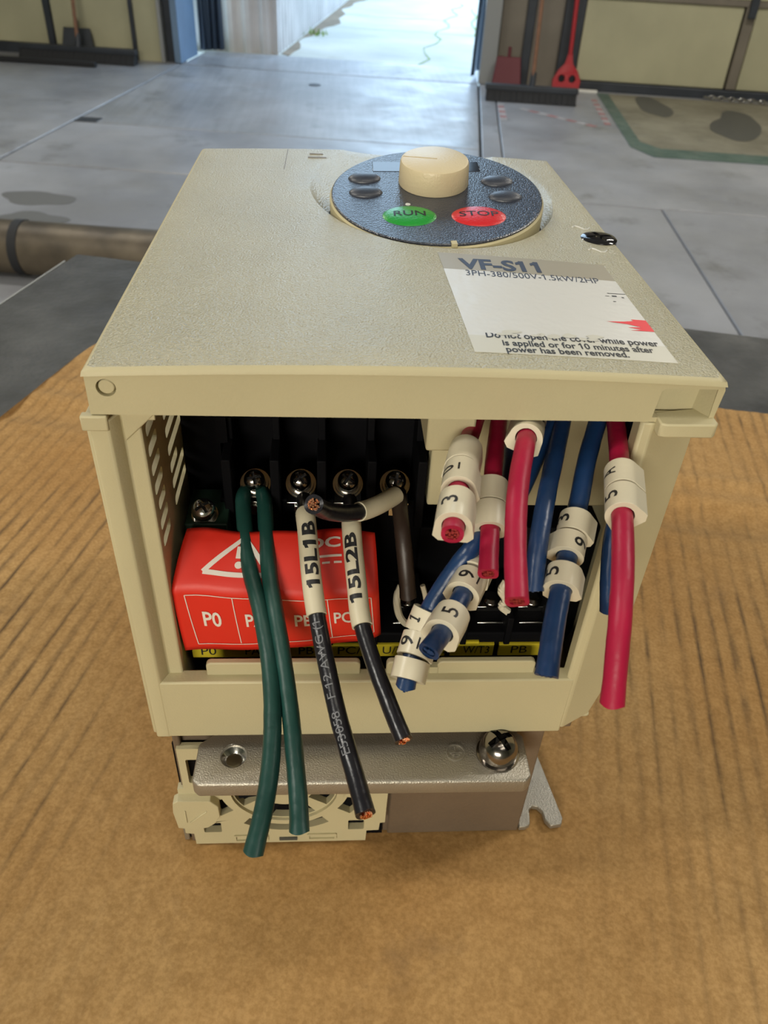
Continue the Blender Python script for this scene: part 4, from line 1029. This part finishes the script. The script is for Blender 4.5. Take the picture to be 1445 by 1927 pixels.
# hazard tape
def tape(L, label):
    t = None; o = thing('hazard_tape', label, 'floor tape', HT @ Vector((*L[0], 0)), 'red and white hazard tape on the floor')
    for (a, b) in zip(L, L[1:]):
        A = Vector((*a, 0)); B_ = Vector((*b, 0)); n = max(1, int((B_-A).length/75)); d = (B_-A).normalized(); nn = Vector((-d.y, d.x, 0))*20
        for i in range(n):
            p = A.lerp(B_, i/n); q = A.lerp(B_, (i+.86)/n); mb = MB(); mb.prism([(v.x, v.y) for v in (p+nn, p-nn, q-nn, q+nn)], .3, 1.4, M['hazr'] if i % 2 else M['hazw'], HT); mb.build('tape_patch', o, smooth=0)
    return o
tape([(950, 6200), (935, 5300)], 'right line of worn red and white hazard tape beside the green border')
tape([(420, 5640), (860, 5230)], 'slanting line of worn red and white hazard tape in front of the right push broom')
tape([(290, 5760), (300, 5230)], 'left corner line of worn red and white hazard tape by the doorway')
# brooms
def push_broom(u0, u1, v, hz, hu, lab, slant=0.0):
    c = HT @ Vector(((u0+u1)/2, v, 0)); o = thing('push_broom', lab, 'broom', c, 'push brooms by the back wall')
    mb = MB(); mb.box((u0, v-70, 62), (u1, v-10, 96), M['steeldark'], HT); mb.build('broom_head', o, bevel=5)
    mb = MB(); L = []; n = 60
    rows = []
    for j, (dy0, dy1, z) in enumerate(((-66, -14, 64), (-90, -20, 30), (-112, -14, 4))):
        rows.append([HT @ Vector((u0+8+(u1-u0-16)*i/n, v+dy0+4*math.sin(i*2.3), z)) for i in range(n+1)]+[HT @ Vector((u1-8-(u1-u0-16)*i/n, v+dy1+4*math.sin(i*1.7), z)) for i in range(n+1)])
    mb.rings(rows, M['broomblk'], cap=True); b = mb.build('bristles', o, smooth=40); b['kind'] = 'stuff'
    mb = MB(); mb.tube([HT @ Vector((hu, v-40, 90)), HT @ Vector((hu+slant*.5, v+100, 800)), HT @ Vector((hu+slant, v+190, 1500))], 13, M['wood'], n=12); mb.build('handle', o)
    mb = MB(); mb.tube([HT @ Vector((hu, v-42, 84)), HT @ Vector((hu+3, v-16, 170))], 20, M['steeldark'], n=12); mb.build('socket', o)
push_broom(-3200, -2330, 6330, 80, -2760, 'wide push broom with reddish handle leaning on the left cream wall', slant=-30)
push_broom(185, 800, 5930, 80, 492, 'push broom with brown handle standing right of the doorway', slant=-20)
# long dark squeegee lying in front of left broom
mb = MB(); mb.box((-3300, 6060, 2), (-2560, 6100, 34), M['broomblk'], HT); o = mb.build('squeegee_blade', bevel=4, loc=HT @ Vector((-2930, 6080, 2))); tag(o, 'dark rubber squeegee strip lying in front of the left broom', 'squeegee')
# dustpans
def dustpan(u, v, w_, mat, lab):
    o = thing('dustpan', lab, 'dustpan', HT @ Vector((u, v, 0)), 'dustpans by the back wall')
    mb = MB(); mb.add([HT @ Vector(p) for p in ((u-w_/2, v, 2), (u+w_/2, v, 2), (u+w_*.4, v+60, 190), (u-w_*.4, v+60, 190), (u-w_/2, v+70, 2), (u+w_/2, v+70, 2), (u+w_*.4, v+75, 190), (u-w_*.4, v+75, 190))], [(0,1,2,3),(4,7,6,5),(0,3,7,4),(1,5,6,2),(2,6,7,3),(0,4,5,1)], mat); mb.build('pan', o, bevel=6)
    mb = MB(); mb.tube([HT @ Vector((u, v+70, 180)), HT @ Vector((u, v+78, 250))], 12, mat, n=10); mb.build('grip', o)
dustpan(-2820, 6390, 250, M['steeldark'], 'dark dustpan standing behind the left broom')
dustpan(345, 6340, 210, M['darkred'], 'dark red dustpan behind the right broom')
# red scraper
o = thing('red_scraper', 'bright red long handled plastic tool standing against the dark post at right', 'scraper', HT @ Vector((775, 6420, 0)))
mb = MB(); vs, fs = curve_mesh('poly', [[(-95, 0), (95, 0), (100, 60), (70, 120), (28, 165), (14, 230), (-14, 230), (-28, 165), (-70, 120), (-100, 60)], circ(-38, 70, 24, 14), circ(38, 70, 24, 14)], extrude=9)
TT = HT @ Matrix.Translation((775, 6420, 4)) @ Matrix.Rotation(rad(84), 4, 'X'); mb.add(vs, fs, M['redpl'], TT); mb.build('blade', o, bevel=3)
mb = MB(); mb.tube([HT @ Vector((775, 6444, 220)), HT @ Vector((745, 6462, 900)), HT @ Vector((735, 6478, 1500))], 15, M['redpl'], n=12); mb.build('handle', o)
# white scrap, chain
mb = MB(); mb.box((800, 6360, 1), (1000, 6395, 20), M['paper'], HT); o = mb.build('white_strip', bevel=3, loc=HT @ Vector((900, 6378, 1))); tag(o, 'short white strip on the floor under the cream panel door', 'strip')
o = thing('door_chain', 'steel chain lying along the bottom of the cream panel door at far right', 'chain', HT @ Vector((2050, 6330, 5)))
for i in range(20):
    u = 1780+i*34; mb = MB(); T = HT @ Matrix.Translation((u, 6400-(i*5), 20)) @ Matrix.Rotation(rad(90*(i % 2)*.8), 4, 'X')
    R_ = [[T @ Vector(((20*math.cos(a)+(6 if math.cos(a) > 0 else -6)*0), 12*math.sin(a), 0))+HT.to_3x3() @ Vector((0, 0, 0)) for a in [0]] for _ in [0]]
    pts = [T @ Vector((21*math.cos(a), 12*math.sin(a), 0)) for a in [2*math.pi*k/12 for k in range(13)]]
    mb.tube(pts, 4.5, M['steel'], n=6, cap=False); mb.build('link', o)
# stained steel drum/pipe on the floor beyond the bench, left
o = thing('steel_pipe', 'stained rusty steel pipe lying on the floor beyond the bench at left', 'pipe', (-1200, 2440, FLOOR+2))
A = Vector((-2600, 2620, FLOOR+84)); Bp = Vector((-420, 2340, FLOOR+84)); d = (Bp-A).normalized()
mb = MB(); mb.tube([A, A.lerp(Bp, .3), A.lerp(Bp, .6), Bp], 82, M['rust'], n=40); mb.build('barrel', o)
for q in (.62, .76):
    p = A.lerp(Bp, q); mb = MB(); mb.tube([p-d*14, p+d*14], 85, M['broomblk'], n=40); mb.build('band', o)
